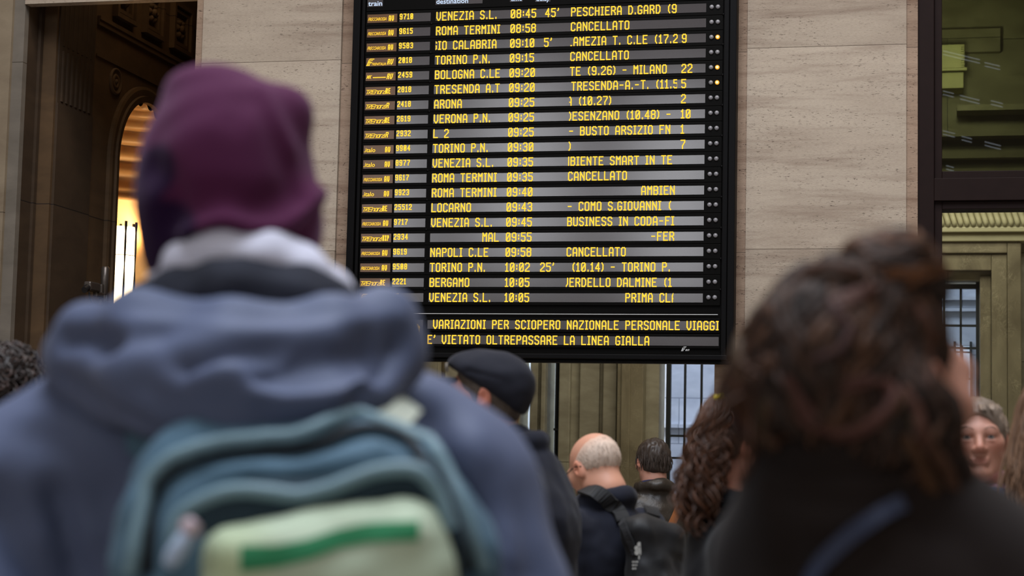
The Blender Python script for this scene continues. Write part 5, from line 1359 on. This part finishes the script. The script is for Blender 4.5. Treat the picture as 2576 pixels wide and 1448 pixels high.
# green printed band on the pocket
nu, nv = 30, 6; vv, ff = [], []
for i in range(nu+1):
    for j in range(nv+1):
        x = 606 + (1052-606)*i/nu; xs_ = (604, 700, 775, 852, 930, 1060)
        yt = float(np.interp(x, xs_, (1374, 1372, 1358, 1332, 1317, 1312))); yb = float(np.interp(x, xs_, (1436, 1426, 1408, 1379, 1365, 1359))); y = yt + (yb-yt)*j/nv
        h_ = f1.cast(bf, x, y, .0022); vv.append(h_[0])
for i in range(nu):
    for j in range(nv):
        k_ = [i*(nv+1)+j, i*(nv+1)+j+1, (i+1)*(nv+1)+j+1, (i+1)*(nv+1)+j]
        if all(vv[a_] is not None for a_ in k_): ff.append(k_)
ix = {i: n for n, i in enumerate([i for i, p in enumerate(vv) if p is not None])}
bb_ = MB(); bb_.add([p for p in vv if p is not None], [tuple(ix[a_] for a_ in k_) for k_ in ff], True); o = bb_.build('printed_band', M['green'], None); o.parent = fp; o['label'] = 'green printed band'
# zip pull hanging from the middle pocket, haul loop at the top
M['pull_blue'] = simple('pale_blue_cord', (176, 194, 218), .5); M['pull_pink'] = simple('pinkish_toggle', (190, 170, 176), .5)
p0, p1, p2 = q(486, 1318, 1.63), q(455, 1372, 1.625), q(424, 1418, 1.63)
zp = MB().tube([p0, p0.lerp(p1, .5), p1, p1.lerp(p2, .6), p2], [.006, .0075, .0085, .0085, .006], 10).build('zip_pull', M['pull_blue'], None); zp.parent = bp
o = MB().tube([q(472, 1342, 1.628), q(480, 1326, 1.628), q(492, 1312, 1.63)], [.008, .0105, .007], 10).build('toggle', M['pull_pink'], None); o.parent = zp
hl = casts(f1, b_, [(930, 1085), (975, 1060), (1010, 1045)], .004, 10)
ribbon([q(905, 1092, 1.775), q(960, 1070, 1.768), q(1000, 1052, 1.79), q(1030, 1020, 1.84)], Vector((.3, -1, .4)), .026, .004, simple('pale_webbing', (186, 192, 176), .7), 'webbing', bp)
for sx, px in ((-1, 430), (1, 905)):
    line = lerp_line([q(px, 1600, 2.13), q(px, 1250, 2.10), q(px, 1060, 2.03), q(px, 1020, 1.96), q(px + 10, 1090, 1.885), q(px + 20, 1150, 1.85)], 22)
    p_, n_ = hug(jacket_VQ, line, .003); ribbon(p_, n_, .06, .010, M['teal'], 'shoulder_strap', bp)

# ------------------------------------------------------------------ foreground: the woman with the bun
M['coat_brown'] = cloth('dark_brown_coat', (30, 22, 19), .9, .10, .3, 300, .05, .2)
M['bun_hair'] = toned('dark_auburn_hair', (53, 42, 36), .6, .16, .35)
g2 = person('person', 'woman with brown wavy hair in a bun and dark coat, seen from behind', 2192, 985, 1.72, R_(-56), headrot=(R_(2), 0, 0), skin_rgb=(196, 142, 122), coat=False, bulk=.9, trouser_m=M['dark_trousers'], shoes_m=M['shoe_leather'],
            arms=[pre_local(2192, 985, 1.72, R_(-56), ((2455, 1530, 1.68), (2495, 1950, 1.67), (2480, 2400, 1.80))), pre_local(2192, 985, 1.72, R_(-56), ((2040, 1495, 1.79), (1995, 1950, 1.79), (2040, 2350, 1.92)))])
f2 = Frame(g2['root']); q = f2.q
eyes(g2, (70, 50, 36))
f = Field()
f.cap(q(2140, 1130, 1.70), q(2140, 1210, 1.70), .078, .092, .03)
f.cap(q(2010, 1435, 1.78), q(2420, 1445, 1.70), .070, k=.05).cap(q(2140, 1210, 1.71), q(2030, 1400, 1.77), .072, .068, .04).cap(q(2150, 1210, 1.71), q(2390, 1425, 1.69), .070, .066, .04)
f.chain([q(2035, 1485, 1.80), q(1990, 1950, 1.80), q(2040, 2350, 1.92)], [.086, .070, .052], .04).chain([q(2455, 1520, 1.67), q(2500, 1950, 1.66), q(2480, 2400, 1.80)], [.086, .070, .052], .04)
f.ell(q(2200, 1800, 1.735), (.165, .12, .20), .05).ell(q(2200, 2150, 1.735), (.17, .13, .28), .06).ell(q(2200, 2700, 1.735), (.18, .14, .25), .06)
V, Q = f.mesh(.009); b_ = bvh_of((V, Q))
for pts, dp, w in (([(1940, 1235), (2100, 1262), (2300, 1245)], -.008, .012), ([(1950, 1150), (2120, 1180), (2330, 1150)], -.006, .012), ([(1960, 1300), (2000, 1380), (1990, 1448)], -.007, .02), ([(2300, 1300), (2420, 1360), (2480, 1448)], -.007, .02)):
    L_ = casts(f2, b_, pts, 0, 24)[0]
    if len(L_) > 2: V = fold(V, Q, L_, dp, w)
V = rumple(V, Q, .010, 8, 4); V = relax(V, Q, 1); coat2 = (V, Q)
put('coat', coat2, M['coat_brown'], g2['root']); bc = bvh_of(coat2)
# hair: full wavy mass, bun on top
f = Field()
f.ell(q(2102, 930, 1.70), (.080, .088, .090), .03).ell(q(2145, 810, 1.70), (.064, .076, .045), .04)
f.ell(q(1975, 1020, 1.73), (.034, .05, .045), .04).ell(q(2270, 1060, 1.655), (.034, .04, .05), .04)
f.chain([q(2285, 1080, 1.65), q(2340, 1190, 1.66), (q(2385, 1268, 1.67))], [.032, .024, .013], .03)
V, Q = f.mesh(.006); V = rumple(V, Q, .016, 16, 3); V = rumple(V, Q, .006, 45, 5); shellVQ = (V, Q); bh = bvh_of(shellVQ)
Lk = Locks(); rnd = random.Random(11)
cc = q(2120, 930, 1.70)
TONES = [(1, .95, .92), (.7, .66, .66), (1.4, 1.15, 1.0), (2.4, 1.8, 1.35), (.5, .5, .5), (1.15, 1.0, .95)]
for k in range(420):
    th0 = rnd.uniform(-PI, PI); drift = rnd.uniform(-.5, .5); w0 = rnd.uniform(0, 6.28); fr_ = rnd.uniform(1.6, 3.0); aw = rnd.uniform(.05, .16); pts = []
    ph0, ph1 = rnd.uniform(.7, 1.3), rnd.uniform(-1.15, -.5)
    for j in range(26):
        t = j/25; ph = ph0 + (ph1-ph0)*t; th = th0 + drift*t + aw*math.sin(w0 + fr_*2*PI*t)
        d = Vector((math.sin(th)*math.cos(ph), -math.cos(th)*math.cos(ph), math.sin(ph)*.95))
        dl = Matrix.Rotation(R_(56), 3, 'Z') @ d
        h_ = bh.ray_cast(cc + dl*.4, -dl)
        if h_[0] is None: continue
        pts.append(h_[0] + dl*(.002 + .007*t*math.sin(w0*2 + fr_*2*PI*t)))
    # keep clear of the face
    if len(pts) < 12: continue
    inv = g2['HT'].inverted(); bad = sum(1 for p in pts if (inv @ p).y > .055 and (inv @ p).z < .06)
    if bad > 2: continue
    g_ = rnd.choice(TONES); Lk.add(pts, rnd.uniform(.0035, .0065), g_, 6)
def lock(line, r, tone, off=.006, n=40, spread=3):
    for k in range(spread):
        l2 = [(x + rnd.uniform(-9, 9), y + rnd.uniform(-9, 9)) for x, y in line]; p_, n_ = casts(f2, bh, l2, off*rnd.uniform(.6, 1.4), n)
        if len(p_) > 8: Lk.add(p_, r*rnd.uniform(.7, 1.1), tuple(c*rnd.uniform(.8, 1.15) for c in tone), 6)
lt = (2.2, 1.9, 1.6); md = (2.0, 1.55, 1.25)
lock([(1985, 950), (2030, 1040), (2110, 1078), (2205, 1058), (2255, 1000), (2200, 958), (2130, 962), (2095, 985)], .0065, lt)
lock([(2040, 905), (2105, 872), (2132, 838), (2105, 795), (2080, 760)], .0065, lt)
lock([(2290, 760), (2320, 830), (2305, 900), (2330, 980)], .008, md); lock([(2270, 980), (2300, 1060), (2330, 1130)], .0065, lt)
lock([(1900, 820), (1880, 880), (1900, 960)], .008, md); lock([(2000, 720), (2080, 690), (2170, 700)], .007, md, spread=4); lock([(2200, 720), (2150, 760), (2080, 780)], .007, md)
lock([(2310, 1090), (2360, 1170), (2400, 1262)], .008, (2.1, 1.45, 1.0), spread=4); lock([(2270, 1100), (2320, 1190), (2370, 1270)], .008, (2.0, 1.3, .9), spread=3)
lock([(1890, 950), (1880, 1030), (1915, 1100)], .008, (2.0, 1.2, .8), spread=4); lock([(1950, 1000), (1935, 1070), (1960, 1120)], .007, md)
# loose flyaway ends round the outline
for k in range(46):
    px, py = rnd.choice([(1850, 930), (1862, 1000), (1880, 1050), (2370, 1180), (2400, 1240), (1905, 800), (2000, 715), (2350, 1090), (1930, 1120)])
    a0 = q(px + rnd.uniform(-25, 30), py + rnd.uniform(-30, 30), rnd.uniform(1.66, 1.74)); v_ = Vector((rnd.uniform(-1, 1), rnd.uniform(-.3, .3), rnd.uniform(-1, .1))).normalized(); pp = [a0]
    for j in range(9): v_ = (v_ + Vector((rnd.uniform(-.5, .5), rnd.uniform(-.4, .4), rnd.uniform(-.5, .25)))).normalized(); pp.append(pp[-1] + v_*.008)
    Lk.add(pp, .0022, (1.6, 1.1, .8), 5)
a = Lk.get(); V2, Q2 = merge([shellVQ, (a[0], a[1])])
hair2 = put('hair', (V2, Q2), M['bun_hair'], g2['root'], np.concatenate([np.full((len(shellVQ[0]), 3), .8), a[2]]))
f = Field(); f.ell(q(2240, 672, 1.69), (.042, .042, .034), .02).ell(q(2298, 706, 1.69), (.03, .032, .024), .02, rot=(0, R_(25), 0)).ell(q(2200, 725, 1.69), (.04, .04, .025), .03)
V, Q = f.mesh(.005); V = rumple(V, Q, .006, 40, 3); Lk = Locks(); bb2 = bvh_of((V, Q)); c2 = q(2240, 690, 1.69)
for k in range(90):                       # strands wound round the bun
    tilt = Matrix.Rotation(rnd.uniform(-.6, .6), 3, 'X') @ Matrix.Rotation(rnd.uniform(-.6, .6), 3, 'Y'); a0 = rnd.uniform(0, 6.28); el = rnd.uniform(-.5, 1.2); pts = []
    for j in range(18):
        a_ = a0 + j*.14; d = tilt @ Vector((math.cos(a_)*math.cos(el), math.sin(a_)*math.cos(el), math.sin(el))); h_ = bb2.ray_cast(c2 + d*.2, -d)
        if h_[0] is not None: pts.append(h_[0] + d*.0015)
    if len(pts) > 8: Lk.add(pts, .0032, rnd.choice(TONES + [(3.2, 1.9, .9)]*3), 5)
a = Lk.get(); V2, Q2 = merge([(V, Q), (a[0], a[1])])
o = put('bun', (V2, Q2), M['bun_hair'], g2['root'], np.concatenate([np.full((len(V), 3), .9), a[2]])); o.parent = hair2
# bag strap over the coat
sb2 = thing('shoulder_bag', 'navy strap of a bag lying across the dark coat of the woman with the bun', 'bag', g2['root'].location, g2['root'].rotation_euler[2])
p_, n_ = casts(f2, bc, [(2270, 1262), (2220, 1290), (2150, 1335), (2090, 1390), (2050, 1450), (2020, 1540), (1990, 1640)], .002, 30)
ribbon(p_, n_, .015, .004, simple('navy_strap', (46, 54, 78), .45, spec=.4), 'strap', sb2)
f = Field(); e_ = q(1900, 2300, 1.80); f.box((e_.x, e_.y, e_.z), (.05, .14, .10), .03, .02); put('bag_body', f.mesh(.01), simple('navy_bag_hide', (44, 50, 70), .45), sb2)
